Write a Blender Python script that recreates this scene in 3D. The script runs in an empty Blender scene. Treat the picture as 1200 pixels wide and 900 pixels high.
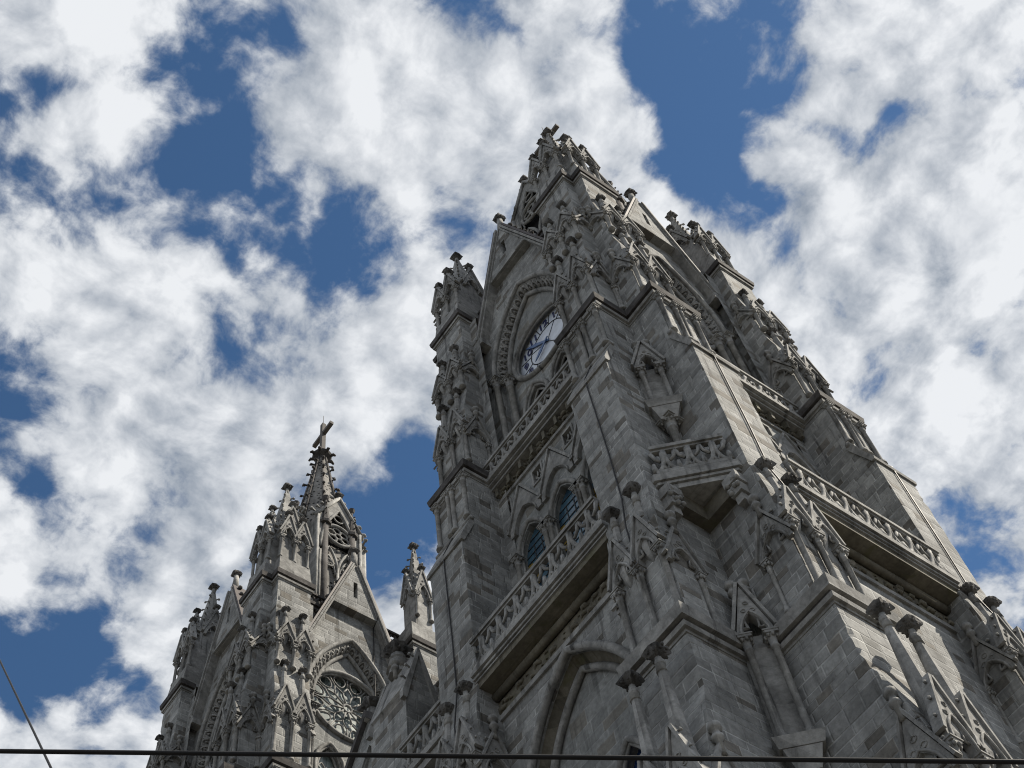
import bpy, math, random
from mathutils import Vector, Matrix
from mathutils.geometry import tessellate_polygon
R = math.radians
rnd = random.Random(7)
sc = bpy.context.scene
col = sc.collection

# ------------------------------------------------------------------ camera
F = 1647.39 / 1200.0
cam = bpy.data.cameras.new('camera')
cam.sensor_width = 36.0
cam.lens = 36.0 * F
cam.clip_start, cam.clip_end = 0.1, 6000
cam_o = bpy.data.objects.new('camera', cam)
col.objects.link(cam_o)
CX = (0.808182, -0.580559, -0.098959)          # camera right, down, forward in the world
CY = (0.475498, 0.742381, -0.471987)
CZ = (0.347482, 0.334397, 0.876034)
cam_o.matrix_world = Matrix(((CX[0], -CY[0], -CZ[0], 0), (CX[1], -CY[1], -CZ[1], 0), (CX[2], -CY[2], -CZ[2], 1.6), (0, 0, 0, 1)))
sc.camera = cam_o

# ------------------------------------------------------------------ light and exposure
SUN_EL, SUN_AZ = 50.0, -38.0                    # azimuth from +X towards +Y, degrees
EXPO = 0.65
sc.view_settings.view_transform = 'Standard'
sc.view_settings.look = 'None'
sc.view_settings.exposure = EXPO
sc.view_settings.gamma = 1.0
sc.view_settings.use_curve_mapping = False
sc.cycles.filter_width = 1.1
sun = bpy.data.lights.new('sun', 'SUN')
sun.energy = 4.9
sun.angle = R(0.6)
sun.color = (1.0, 0.91, 0.77)
sun_o = bpy.data.objects.new('sun', sun)
col.objects.link(sun_o)
sd = Vector((math.cos(R(SUN_AZ)) * math.cos(R(SUN_EL)), math.sin(R(SUN_AZ)) * math.cos(R(SUN_EL)), math.sin(R(SUN_EL))))
sun_o.rotation_euler = sd.to_track_quat('Z', 'Y').to_euler()

# ------------------------------------------------------------------ node helper
class NT:
    def __init__(s, tree):
        s.t = tree
        s.n = tree.nodes
        s.l = tree.links
    def new(s, typ, **kw):
        nd = s.n.new(typ)
        for k, v in kw.items():
            setattr(nd, k, v)
        return nd
    def put(s, sock, v):
        if hasattr(v, 'is_linked') or isinstance(v, bpy.types.NodeSocket):
            s.l.new(v, sock)
        else:
            sock.default_value = v
    def m(s, op, a, b=0.0, c=None, clamp=False):
        nd = s.new('ShaderNodeMath', operation=op)
        nd.use_clamp = clamp
        s.put(nd.inputs[0], a)
        s.put(nd.inputs[1], b)
        if c is not None:
            s.put(nd.inputs[2], c)
        return nd.outputs[0]
    def ramp(s, v, a, b, lo=0.0, hi=1.0, smooth=True):
        nd = s.new('ShaderNodeMapRange')
        nd.interpolation_type = 'SMOOTHSTEP' if smooth else 'LINEAR'
        s.put(nd.inputs[0], v)
        for i, x in enumerate((a, b, lo, hi)):
            s.put(nd.inputs[i + 1], x)
        return nd.outputs[0]
    def mix(s, f, a, b, blend='MIX'):
        nd = s.new('ShaderNodeMix', data_type='RGBA', blend_type=blend)
        s.put(nd.inputs[0], f)
        for i, x in ((6, a), (7, b)):
            s.put(nd.inputs[i], (*x, 1) if isinstance(x, tuple) and len(x) == 3 else x)
        return nd.outputs[2]
    def xyz(s, v):
        nd = s.new('ShaderNodeSeparateXYZ')
        s.l.new(v, nd.inputs[0])
        return nd.outputs
    def comb(s, x, y, z):
        nd = s.new('ShaderNodeCombineXYZ')
        for i, q in enumerate((x, y, z)):
            s.put(nd.inputs[i], q)
        return nd.outputs[0]
    def noise(s, vec, scale, detail=4, rough=0.55, dist=0.0):
        nd = s.new('ShaderNodeTexNoise')
        s.l.new(vec, nd.inputs['Vector'])
        nd.inputs['Scale'].default_value = scale
        nd.inputs['Detail'].default_value = detail
        nd.inputs['Roughness'].default_value = rough
        nd.inputs['Distortion'].default_value = dist
        return nd.outputs[0]
    def white(s, vec):
        nd = s.new('ShaderNodeTexWhiteNoise', noise_dimensions='3D')
        s.l.new(vec, nd.inputs['Vector'])
        return nd.outputs[0]

# ------------------------------------------------------------------ world: Nishita sky behind broken cloud
world = bpy.data.worlds.new('World')
sc.world = world
world.use_nodes = True
w = NT(world.node_tree)
w.n.clear()
out = w.new('ShaderNodeOutputWorld')
bg = w.new('ShaderNodeBackground')
sky = w.new('ShaderNodeTexSky')
sky.sky_type = 'NISHITA'
sky.sun_disc = False
sky.sun_elevation = R(SUN_EL)
sky.sun_rotation = R(90 - SUN_AZ)
sky.altitude = 2800
sky.air_density = 1.0
sky.dust_density = 0.6
sky.ozone_density = 2.0
tc = w.new('ShaderNodeTexCoord')
dx, dy, dz = w.xyz(tc.outputs['Generated'])
zc = w.m('MAXIMUM', dz, 0.08)
PX = w.m('DIVIDE', dx, zc)
PY = w.m('DIVIDE', dy, zc)
P = w.comb(PX, PY, 0.0)
# cloud layer: blobs (x, y on a layer at unit height, radius, amount)
BLOBS = [
    (0.373, 0.139, 0.110, -0.44),
    (0.320, 0.105, 0.084, -0.36),
    (0.443, 0.174, 0.077, -0.34),
    (0.503, 0.186, 0.056, -0.28),
    (0.392, 0.033, 0.064, -0.30),
    (0.447, 0.018, 0.043, -0.15),
    (0.091, 0.371, 0.057, -0.30),
    (0.153, 0.386, 0.063, -0.28),
    (0.232, 0.385, 0.062, -0.28),
    (0.140, 0.303, 0.035, -0.14),
    (0.128, 0.666, 0.071, -0.38),
    (0.248, 0.782, 0.070, -0.28),
    (0.204, 0.847, 0.056, -0.24),
    (0.290, 0.853, 0.049, -0.18),
    (0.360, 0.541, 0.079, -0.40),
    (0.418, 0.576, 0.064, -0.38),
    (0.429, 0.613, 0.047, -0.30),
    (-0.040, 0.371, 0.060, -0.26),
    (0.060, 0.588, 0.039, -0.16),
    (0.223, 0.171, 0.035, -0.24),
    (0.870, 0.276, 0.050, -0.22),
    (0.217, 0.332, 0.037, -0.18),
    (0.273, 0.167, 0.035, -0.16),
    (0.102, 0.253, 0.034, -0.10),
    (0.157, 0.563, 0.028, -0.14),
    (0.188, 0.470, 0.024, -0.12),
    (0.157, 0.261, 0.140, 0.10),
    (0.238, 0.293, 0.111, 0.10),
    (0.633, 0.137, 0.268, 0.17),
    (0.793, 0.228, 0.235, 0.14),
    (0.585, 0.038, 0.110, 0.12),
    (0.257, 0.615, 0.173, 0.14),
    (0.105, 0.481, 0.137, 0.08),
    (0.270, 0.529, 0.126, 0.10),
    (0.301, 0.462, 0.074, 0.14),
    (0.444, 0.128, 0.046, 0.24),
    (0.462, 0.063, 0.037, 0.26),
    (0.362, 0.178, 0.034, 0.20),
    (0.520, 0.000, 0.089, 0.10),
    (0.412, 0.528, 0.040, 0.26),
    (0.177, 0.746, 0.080, 0.10),
    (0.003, 0.379, 0.041, 0.14),
]
bw1 = w.noise(w.comb(PX, PY, 2.2), 6.0, 4, 0.55)
bw2 = w.noise(w.comb(PX, PY, 6.4), 6.0, 4, 0.55)
PB = w.comb(w.m('ADD', PX, w.m('MULTIPLY', w.m('SUBTRACT', bw1, 0.5), 0.17)), w.m('ADD', PY, w.m('MULTIPLY', w.m('SUBTRACT', bw2, 0.5), 0.17)), 0.0)
acc = None
for bx, by, br, ba in BLOBS:
    d = w.new('ShaderNodeVectorMath', operation='DISTANCE')
    w.l.new(PB, d.inputs[0])
    d.inputs[1].default_value = (bx, by, 0)
    g = w.ramp(d.outputs['Value'], 0.0, br, ba, 0.0)
    acc = g if acc is None else w.m('ADD', acc, g)
wx = w.noise(w.comb(PX, PY, 4.2), 9.0, 3, 0.5)
wy = w.noise(w.comb(PX, PY, 8.6), 9.0, 3, 0.5)
WP = w.comb(w.m('ADD', PX, w.m('MULTIPLY', w.m('SUBTRACT', wx, 0.5), 0.045)), w.m('ADD', PY, w.m('MULTIPLY', w.m('SUBTRACT', wy, 0.5), 0.045)), 0.0)
def layer(vec, detail):
    """cloud amount at a point of the layer: fractal noise plus rounded cells"""
    a = w.new('ShaderNodeTexNoise', noise_dimensions='2D')
    w.l.new(vec, a.inputs['Vector'])
    a.inputs['Scale'].default_value = 8.0
    a.inputs['Detail'].default_value = detail
    a.inputs['Roughness'].default_value = 0.60
    ds = []
    for sc_, sm in ((10.5, 0.55), (27.0, 0.5)):
        v = w.new('ShaderNodeTexVoronoi', feature='SMOOTH_F1', voronoi_dimensions='2D')
        v.inputs['Scale'].default_value = sc_
        v.inputs['Smoothness'].default_value = sm
        w.l.new(vec, v.inputs['Vector'])
        ds.append(v.outputs['Distance'])
    r = w.m('MULTIPLY_ADD', ds[0], -0.26, w.m('MULTIPLY_ADD', ds[1], -0.16, 0.21))
    return w.m('MULTIPLY_ADD', a.outputs[0], 1.60, w.m('SUBTRACT', r, 0.175))
n0 = w.noise(w.comb(w.m('ADD', PX, 3.1), w.m('ADD', PY, 1.7), 0.4), 4.0, 4, 0.55)
L0 = layer(WP, 9)
off = w.new('ShaderNodeVectorMath', operation='ADD')
w.l.new(WP, off.inputs[0])
off.inputs[1].default_value = (0.018, -0.015, 0.0)
L1 = layer(off.outputs[0], 5)
relief = w.m('SUBTRACT', L0, L1)
cov = w.m('ADD', w.m('ADD', L0, acc), w.m('MULTIPLY_ADD', n0, 0.5, -0.145))
dens = w.ramp(cov, 0.49, 0.77)
thick = w.ramp(cov, 0.75, 1.15)
n2 = w.noise(w.comb(w.m('ADD', PX, 0.7), w.m('ADD', PY, -0.3), 0.15), 4.5, 5, 0.55)
lit2 = w.m('ADD', w.m('MULTIPLY_ADD', relief, 1.1, 0.38), w.m('MULTIPLY', w.m('ADD', w.ramp(n2, 0.3, 0.62), thick), 0.36), clamp=True)
lit2 = w.m('MULTIPLY', lit2, w.ramp(cov, 0.5, 0.85, 0.55, 1.0))
ccol = w.mix(lit2, (0.175, 0.205, 0.25), (0.555, 0.568, 0.585))
skyc = w.new('ShaderNodeVectorMath', operation='SCALE')
hsv = w.new('ShaderNodeHueSaturation')
hsv.inputs['Saturation'].default_value = 1.12
hsv.inputs['Hue'].default_value = 0.495
w.l.new(sky.outputs[0], hsv.inputs['Color'])
w.l.new(hsv.outputs[0], skyc.inputs[0])
skyc.inputs['Scale'].default_value = 0.080
final = w.mix(w.m('MULTIPLY', dens, 0.97), skyc.outputs[0], ccol)
w.l.new(final, bg.inputs['Color'])
bg.inputs['Strength'].default_value = 1.0
w.l.new(bg.outputs[0], out.inputs[0])

# ------------------------------------------------------------------ materials
def mat_new(name):
    m = bpy.data.materials.new(name)
    m.use_nodes = True
    t = NT(m.node_tree)
    b = m.node_tree.nodes['Principled BSDF']
    b.inputs['Roughness'].default_value = 0.9
    b.inputs['Specular IOR Level'].default_value = 0.2
    return m, t, b

def stone(name, tone, tint=(1, 1, 1), blocks=True, rh=0.5, bw=1.05, var=0.22, dark=0.35, mortar=1.25, streak=0.3, bump=0.5, lichen=0.0, soot=0.0):
    m, t, b = mat_new(name)
    g = t.new('ShaderNodeNewGeometry')
    x, y, z = t.xyz(g.outputs['Position'])
    nx, ny, nz = t.xyz(g.outputs['True Normal'])
    useX = t.m('GREATER_THAN', t.m('ABSOLUTE', nx), t.m('ABSOLUTE', ny))
    h = t.m('ADD', t.m('MULTIPLY', useX, y), t.m('MULTIPLY', t.m('SUBTRACT', 1.0, useX), t.m('ADD', x, 31.7)))
    pos = g.outputs['Position']
    base = t.comb(tone * tint[0], tone * tint[1], tone * tint[2])
    big = t.noise(pos, 0.22, 5, 0.6, 0.3)
    fine = t.noise(pos, 5.0, 6, 0.7)
    mid = t.noise(pos, 1.3, 4, 0.6)
    strk = t.noise(t.comb(t.m('MULTIPLY', h, 2.6), t.m('MULTIPLY', useX, 7.0), t.m('MULTIPLY', z, 0.16)), 1.0, 5, 0.6)
    k = t.ramp(big, 0.25, 0.75, 0.78, 1.22)
    k = t.m('MULTIPLY', k, t.ramp(fine, 0.2, 0.8, 0.76, 1.24))
    k = t.m('MULTIPLY', k, t.ramp(mid, 0.25, 0.75, 0.82, 1.18))
    pat = t.ramp(t.noise(pos, 0.35, 3, 0.5), 0.42, 0.62, 0.25, 1.0)
    k = t.m('MULTIPLY', k, t.m('SUBTRACT', 1.0, t.m('MULTIPLY', pat, t.ramp(strk, 0.52, 0.66, 0.0, streak * 1.25))))
    k = t.m('MULTIPLY', k, t.ramp(strk, 0.24, 0.36, 1.0 + streak * 0.5, 1.0))
    if soot > 0:
        sn = t.noise(pos, 1.4, 7, 0.7, 0.3)
        k = t.m('MULTIPLY', k, t.ramp(sn, 0.42, 0.70, 1.0, 1.0 - soot))
    hgt = t.m('MULTIPLY', fine, 0.35)
    colr = base
    if blocks:
        zz = t.m('ADD', z, t.m('ADD', t.m('MULTIPLY', t.m('SINE', t.m('MULTIPLY', z, 2.3)), 0.13), t.m('MULTIPLY', t.m('SINE', t.m('MULTIPLY', z, 5.9)), 0.05)))
        row = t.m('FLOOR', t.m('DIVIDE', zz, rh))
        rw = t.white(t.comb(row, useX, 3.3))
        bwr = t.m('MULTIPLY_ADD', rw, bw * 0.85, bw * 0.62)
        sh = t.m('MULTIPLY', t.white(t.comb(row, useX, 9.1)), bw)
        hh = t.m('DIVIDE', t.m('ADD', h, sh), bwr)
        cl = t.m('FLOOR', hh)
        fx = t.m('SUBTRACT', hh, cl)
        fz = t.m('SUBTRACT', t.m('DIVIDE', zz, rh), row)
        ex = t.m('MULTIPLY', t.m('MINIMUM', fx, t.m('SUBTRACT', 1.0, fx)), bwr)
        ez = t.m('MULTIPLY', t.m('MINIMUM', fz, t.m('SUBTRACT', 1.0, fz)), rh)
        e = t.m('MINIMUM', ex, ez)
        e = t.m('ADD', e, t.m('MULTIPLY', t.m('SUBTRACT', fine, 0.5), 0.04))
        joint = t.ramp(e, 0.015, 0.045, 1.0, 0.0)
        wid = t.white(t.comb(cl, row, useX))
        wid2 = t.white(t.comb(cl, row, t.m('ADD', useX, 5.0)))
        k = t.m('MULTIPLY', k, t.m('MULTIPLY_ADD', wid, 2 * var, 1.0 - var))
        dk = t.m('GREATER_THAN', wid2, 0.86)
        k = t.m('MULTIPLY', k, t.m('SUBTRACT', 1.0, t.m('MULTIPLY', dk, dark)))
        warm = t.mix(t.m('MULTIPLY', dk, 0.5), (1, 1, 1), (1.1, 0.97, 0.82))
        colr = t.mix(1.0, colr, warm, 'MULTIPLY')
        jn = t.noise(pos, 0.7, 3, 0.6)
        jfac = t.m('MULTIPLY', joint, t.ramp(jn, 0.38, 0.68, 0.05, 1.0))
        k = t.m('MULTIPLY', k, t.m('MULTIPLY_ADD', jfac, mortar - 1.0, 1.0))
        hgt = t.m('ADD', hgt, t.m('MULTIPLY', t.m('SUBTRACT', 1.0, joint), 0.5))
    else:
        hgt = t.m('ADD', hgt, t.m('MULTIPLY', mid, 0.6))
        vz = t.white(t.comb(t.m('FLOOR', t.m('DIVIDE', t.m('ADD', h, z), 0.9)), t.m('FLOOR', t.m('DIVIDE', z, 0.9)), useX))
        k = t.m('MULTIPLY', k, t.m('MULTIPLY_ADD', vz, 2 * var, 1.0 - var))
    vm = t.new('ShaderNodeVectorMath', operation='SCALE')
    t.l.new(colr, vm.inputs[0])
    t.l.new(k, vm.inputs['Scale'])
    c = vm.outputs[0]
    if lichen > 0:
        ln = t.noise(pos, 0.9, 6, 0.7, 0.6)
        c = t.mix(t.m('MULTIPLY', t.ramp(ln, 0.52, 0.66), lichen), c, (0.095, 0.095, 0.055))
    t.l.new(c, b.inputs['Base Color'])
    bp = t.new('ShaderNodeBump')
    bp.inputs['Strength'].default_value = bump
    bp.inputs['Distance'].default_value = 0.05
    t.l.new(hgt, bp.inputs['Height'])
    t.l.new(bp.outputs[0], b.inputs['Normal'])
    return m

M = {}
M['ashlar'] = stone('ashlar_stone', 0.235, (0.985, 1.0, 0.985), rh=0.44, bw=0.85, var=0.25, dark=0.42, mortar=1.7, bump=0.9, streak=0.42)
M['trim'] = stone('dressed_stone', 0.25, (1.0, 1.0, 0.975), blocks=False, var=0.18, streak=0.55, bump=0.9, soot=0.32)
M['panel'] = stone('smooth_panel_stone', 0.222, (0.97, 1.0, 0.99), rh=0.55, bw=1.1, var=0.13, dark=0.2, mortar=1.5)
M['sooty'] = stone('sooty_carved_stone', 0.12, (1.0, 0.98, 0.96), blocks=False, var=0.25, bump=1.0, soot=0.8)
M['mossy'] = stone('mossy_damp_stone', 0.13, (1.0, 0.93, 0.76), blocks=False, var=0.2, streak=0.5, lichen=0.7)
M['cope'] = stone('dark_coping_and_groove_shade', 0.075, (1.03, 0.98, 0.97), blocks=False, var=0.25, bump=0.9, soot=0.4)  # coping colour; also paints the shadow line in the cornice grooves

def simple(name, c, rough=0.6, spec=0.3, metal=0.0, nscale=8.0, nvar=0.2):
    m, t, b = mat_new(name)
    g = t.new('ShaderNodeNewGeometry')
    n = t.noise(g.outputs['Position'], nscale, 4, 0.6)
    vm = t.new('ShaderNodeVectorMath', operation='SCALE')
    vm.inputs[0].default_value = c
    t.l.new(t.ramp(n, 0.25, 0.75, 1 - nvar, 1 + nvar), vm.inputs['Scale'])
    t.l.new(vm.outputs[0], b.inputs['Base Color'])
    b.inputs['Roughness'].default_value = rough
    b.inputs['Specular IOR Level'].default_value = spec
    b.inputs['Metallic'].default_value = metal
    return m
M['void'] = simple('interior_shade_black', (0.012, 0.012, 0.013), 0.95, 0.05)  # near-black colour stands in for the unlit space inside openings
M['white'] = simple('milky_dial_glass', (0.52, 0.57, 0.65), 0.25, 0.5, nscale=1.2, nvar=0.16)
M['blue'] = simple('blue_enamel', (0.06, 0.12, 0.27), 0.4, 0.4)
M['ink'] = simple('navy_enamel', (0.015, 0.022, 0.09), 0.4, 0.4)
M['iron'] = simple('black_iron', (0.02, 0.02, 0.022), 0.6, 0.3)
M['rubber'] = simple('black_cable_rubber', (0.012, 0.012, 0.013), 0.6, 0.2)
M['metalroof'] = simple('purple_brown_roof_sheet', (0.058, 0.048, 0.048), 0.6, 0.3, nscale=3)
M['asphalt'] = simple('asphalt', (0.05, 0.05, 0.05), 0.9, 0.2, nscale=20, nvar=0.3)
M['paving'] = simple('paving_stone', (0.09, 0.087, 0.08), 0.9, 0.2, nscale=3, nvar=0.3)
M['ground'] = simple('dry_ground', (0.10, 0.096, 0.086), 0.95, 0.1, nscale=0.5, nvar=0.3)

def glass(name, c1, c2):
    m, t, b = mat_new(name)
    g = t.new('ShaderNodeNewGeometry')
    x, y, z = t.xyz(g.outputs['Position'])
    nx, ny, nz = t.xyz(g.outputs['True Normal'])
    useX = t.m('GREATER_THAN', t.m('ABSOLUTE', nx), t.m('ABSOLUTE', ny))
    h = t.m('ADD', t.m('MULTIPLY', useX, y), t.m('MULTIPLY', t.m('SUBTRACT', 1.0, useX), x))
    cell = t.white(t.comb(t.m('FLOOR', t.m('DIVIDE', h, 0.31)), t.m('FLOOR', t.m('DIVIDE', z, 0.42)), 1.0))
    c = t.mix(cell, c1, c2)
    t.l.new(c, b.inputs['Base Color'])
    b.inputs['Roughness'].default_value = 0.22
    b.inputs['Specular IOR Level'].default_value = 0.5
    n = t.noise(g.outputs['Position'], 2.5, 2)
    bp = t.new('ShaderNodeBump')
    bp.inputs['Strength'].default_value = 0.15
    t.l.new(n, bp.inputs['Height'])
    t.l.new(bp.outputs[0], b.inputs['Normal'])
    return m
M['glass'] = glass('blue_leaded_glass', (0.02, 0.05, 0.085), (0.06, 0.125, 0.175))
M['amber'] = glass('amber_glass', (0.16, 0.11, 0.02), (0.24, 0.17, 0.04))
M['glass_green'] = glass('pale_green_glass', (0.03, 0.045, 0.045), (0.32, 0.38, 0.37))
M['glass_navy'] = glass('navy_glass', (0.012, 0.04, 0.14), (0.02, 0.06, 0.2))

# ------------------------------------------------------------------ mesh builder
class MB:
    def __init__(s):
        s.v, s.f, s.sm, s.mi = [], [], [], []
        s.cur = 0
    def add(s, vs, fs, smooth=False):
        o = len(s.v)
        s.v += [tuple(q) for q in vs]
        s.f += [tuple(i + o for i in q) for q in fs]
        s.sm += [smooth] * len(fs)
        s.mi += [s.cur] * len(fs)
        return s
    def box(s, x0, x1, y0, y1, z0, z1):
        v = [(x, y, z) for x in (x0, x1) for y in (y0, y1) for z in (z0, z1)]
        return s.add(v, [(0, 1, 3, 2), (4, 6, 7, 5), (0, 4, 5, 1), (2, 3, 7, 6), (0, 2, 6, 4), (1, 5, 7, 3)])
    def frustum(s, x0, x1, y0, y1, z0, X0, X1, Y0, Y1, z1):
        v = [(x0, y0, z0), (x1, y0, z0), (x1, y1, z0), (x0, y1, z0), (X0, Y0, z1), (X1, Y0, z1), (X1, Y1, z1), (X0, Y1, z1)]
        return s.add(v, [(3, 2, 1, 0), (4, 5, 6, 7), (0, 1, 5, 4), (1, 2, 6, 5), (2, 3, 7, 6), (3, 0, 4, 7)])
    def pts(s, quadpath_a, quadpath_b, closed=False, smooth=False):
        n = len(quadpath_a)
        fs = [(i, (i + 1) % n, n + (i + 1) % n, n + i) for i in range(n if closed else n - 1)]
        return s.add(list(quadpath_a) + list(quadpath_b), fs, smooth)
    def prism(s, poly, fn, t0, t1, holes=()):
        loops = [list(poly)] + [list(h) for h in holes]
        flat = [p for l in loops for p in l]
        tris = tessellate_polygon([[Vector((p[0], p[1], 0)) for p in l] for l in loops])
        n = len(flat)
        vs = [fn(p[0], p[1], t0) for p in flat] + [fn(p[0], p[1], t1) for p in flat]
        fs = [tuple(t) for t in tris] + [tuple(i + n for i in reversed(t)) for t in tris]
        o = 0
        for l in loops:
            m = len(l)
            fs += [(o + i, o + (i + 1) % m, n + o + (i + 1) % m, n + o + i) for i in range(m)]
            o += m
        return s.add(vs, fs)
    def tube(s, pts, r, n=6, closed=False, smooth=True, ref=None):
        pts = [Vector(p) for p in pts]
        m = len(pts)
        rr = r if isinstance(r, (list, tuple)) else [r] * m
        vs = []
        up = Vector(ref) if ref else Vector((0.31, 0.17, 0.93))
        for i, p in enumerate(pts):
            a = pts[(i - 1) % m] if (closed or i > 0) else p
            b = pts[(i + 1) % m] if (closed or i < m - 1) else p
            d = (b - a)
            d = d.normalized() if d.length > 1e-9 else Vector((0, 0, 1))
            e1 = d.cross(up)
            if e1.length < 1e-3:
                e1 = d.cross(Vector((1, 0, 0)))
            e1.normalize()
            e2 = d.cross(e1)
            for k in range(n):
                an = 2 * math.pi * (k + 0.5) / n
                vs.append(p + (e1 * math.cos(an) + e2 * math.sin(an)) * rr[i])
        fs = []
        for i in range(m if closed else m - 1):
            j = (i + 1) % m
            for k in range(n):
                fs.append((i * n + k, i * n + (k + 1) % n, j * n + (k + 1) % n, j * n + k))
        if not closed:
            fs.append(tuple(range(n)))
            fs.append(tuple((m - 1) * n + k for k in reversed(range(n))))
        return s.add(vs, fs, smooth)
    def lathe(s, cx, cy, prof, n=10, lobe=0.0, smooth=True, rot=0.0, cz=0.0):
        vs = []
        for r, z in prof:
            for k in range(n):
                a = 2 * math.pi * k / n + rot
                q = r * (1 + lobe * math.cos(4 * a))
                vs.append((cx + q * math.cos(a), cy + q * math.sin(a), z + cz))
        fs = []
        for i in range(len(prof) - 1):
            for k in range(n):
                fs.append((i * n + k, i * n + (k + 1) % n, (i + 1) * n + (k + 1) % n, (i + 1) * n + k))
        fs.append(tuple(reversed(range(n))))
        fs.append(tuple((len(prof) - 1) * n + k for k in range(n)))
        return s.add(vs, fs, smooth)
    def mesh(s, name, mats):
        me = bpy.data.meshes.new(name)
        me.from_pydata(s.v, [], s.f)
        for m in (mats if isinstance(mats, (list, tuple)) else [mats]):
            me.materials.append(m)
        me.polygons.foreach_set('use_smooth', s.sm)
        me.polygons.foreach_set('material_index', s.mi)
        me.update()
        import bmesh
        bm = bmesh.new()
        bm.from_mesh(me)
        bmesh.ops.recalc_face_normals(bm, faces=bm.faces)
        bm.to_mesh(me)
        bm.free()
        return me

def link(name, data, parent=None, loc=(0, 0, 0), rz=0.0):
    o = bpy.data.objects.new(name, data)
    col.objects.link(o)
    o.location = loc
    o.rotation_euler = (0, 0, rz)
    if parent:
        o.parent = parent
    return o

def thing(name, label, cat, loc=(0, 0, 0), group=None):
    o = link(name, None, None, loc)
    o['label'] = label
    o['category'] = cat
    if group:
        o['group'] = group
    return o

FA = lambda d0: (lambda u, z, t: (-(d0 + t), u, z))         # face frame: u along the wall, z up, t outwards
FS = lambda y0: (lambda d, z, t: (-d, y0 + t, z))           # side frame: d outwards, z up, t along u

def arch(c, hw, zs, za, n=10):
    h = za - zs
    cc = (h * h - hw * hw) / (2 * hw)
    rad = cc + hw
    a1 = math.atan2(h, -cc)
    L = []
    for i in range(n + 1):
        a = math.pi + (a1 - math.pi) * i / n
        L.append((cc + rad * math.cos(a), zs + rad * math.sin(a)))
    left = [(c + x, z) for x, z in L]
    right = [(c - x, z) for x, z in reversed(L[:-1])]
    return left + right

def arch_hole(c, hw, z0, zs, za, n=10):
    return [(c - hw, z0)] + arch(c, hw, zs, za, n) + [(c + hw, z0)]

def circ(c, z, r, n=40):
    return [(c + r * math.cos(2 * math.pi * i / n), z + r * math.sin(2 * math.pi * i / n)) for i in range(n)]

# ------------------------------------------------------------------ small carved pieces (shared meshes)
def colonnette_mesh(h, r=0.13, cap=0.55):
    b = MB()
    b.lathe(0, 0, [(r * 1.75, 0), (r * 1.8, 0.10), (r * 1.35, 0.16), (r * 1.55, 0.24), (r * 1.1, 0.30), (r, 0.36), (r, h - cap),
                   (r * 1.3, h - cap + 0.03), (r * 1.3, h - cap + 0.09), (r * 1.02, h - cap + 0.12), (r * 1.35, h - 0.28), (r * 1.95, h - 0.14)], 10)
    b.box(-r * 1.9, r * 1.9, -r * 1.9, r * 1.9, h - 0.14, h - 0.06)
    b.box(-r * 2.2, r * 2.2, -r * 2.2, r * 2.2, h - 0.06, h)
    for k in range(8):
        a = k * math.pi / 4 + 0.2
        q = r * 1.75
        b.lathe(q * math.cos(a), q * math.sin(a), [(0.03, h - 0.30), (0.07, h - 0.22), (0.05, h - 0.15)], 5)
    return b.mesh('colonnette', M['trim'])

def finial_mesh(s=1.0, seed=0, stem=0.4, base=0.14):
    """leafy fleuron: stem, knop, then a square head of four curled leaves"""
    q = random.Random(seed)
    b = MB()
    b.cur = 1
    b.lathe(0, 0, [(base * 1.5, -0.5 * s), (base, stem * 0.6), (base * 0.95, stem + 0.05 * s)], 8)
    b.cur = 0
    z = stem
    prof = [(0.15, 0), (0.34, 0.10), (0.50, 0.34), (0.56, 0.50), (0.52, 0.58), (0.36, 0.60), (0.22, 0.66), (0.16, 0.80), (0.2, 0.9), (0.08, 1.0)]
    n = 16
    vs, fs = [], []
    for r, zz in prof:
        for k in range(n):
            a = 2 * math.pi * k / n
            w4 = max(0.0, -math.cos(4 * a))
            lob = 1 + (0.34 * w4 if r > 0.3 else 0.05) + q.uniform(-0.09, 0.09)
            vs.append((s * r * lob * math.cos(a), s * r * lob * math.sin(a), z + s * (zz - (0.14 * w4 if r > 0.45 else 0) + q.uniform(-0.03, 0.03))))
    for i in range(len(prof) - 1):
        for k in range(n):
            fs.append((i * n + k, i * n + (k + 1) % n, (i + 1) * n + (k + 1) % n, (i + 1) * n + k))
    fs.append(tuple((len(prof) - 1) * n + k for k in range(n)))
    b.add(vs, fs)
    for k in range(8):
        a = math.pi / 4 * k + 0.39
        r = s * (0.42 if k % 2 else 0.36)
        zz = z + s * q.uniform(0.22, 0.34)
        b.tube([(r * 0.5 * math.cos(a), r * 0.5 * math.sin(a), zz - 0.15 * s), (r * math.cos(a), r * math.sin(a), zz), (r * 1.3 * math.cos(a), r * 1.3 * math.sin(a), zz - 0.08 * s)], [0.05 * s, 0.10 * s, 0.06 * s], 5, smooth=True)
    for k in range(14):
        a = q.uniform(0, 6.28)
        r = s * q.uniform(0.30, 0.55)
        zz = z + s * (0.05 + r / s * 0.75) + q.uniform(-0.08, 0.08) * s
        b.lathe(r * math.cos(a), r * math.sin(a), [(0.02, -0.12 * s), (0.10 * s, -0.03 * s), (0.08 * s, 0.06 * s), (0.01, 0.11 * s)], 5, cz=zz)
    return b.mesh('finial', [M['sooty'], M['trim']])

def bobbin_mesh():
    b = MB()
    b.lathe(0, 0, [(0.10, -0.4), (0.11, 0.15), (0.19, 0.2), (0.19, 0.32), (0.12, 0.36), (0.12, 0.52), (0.2, 0.56), (0.22, 0.66), (0.2, 0.78), (0.08, 0.84)], 10)
    return b.mesh('finial', M['trim'])

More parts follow.
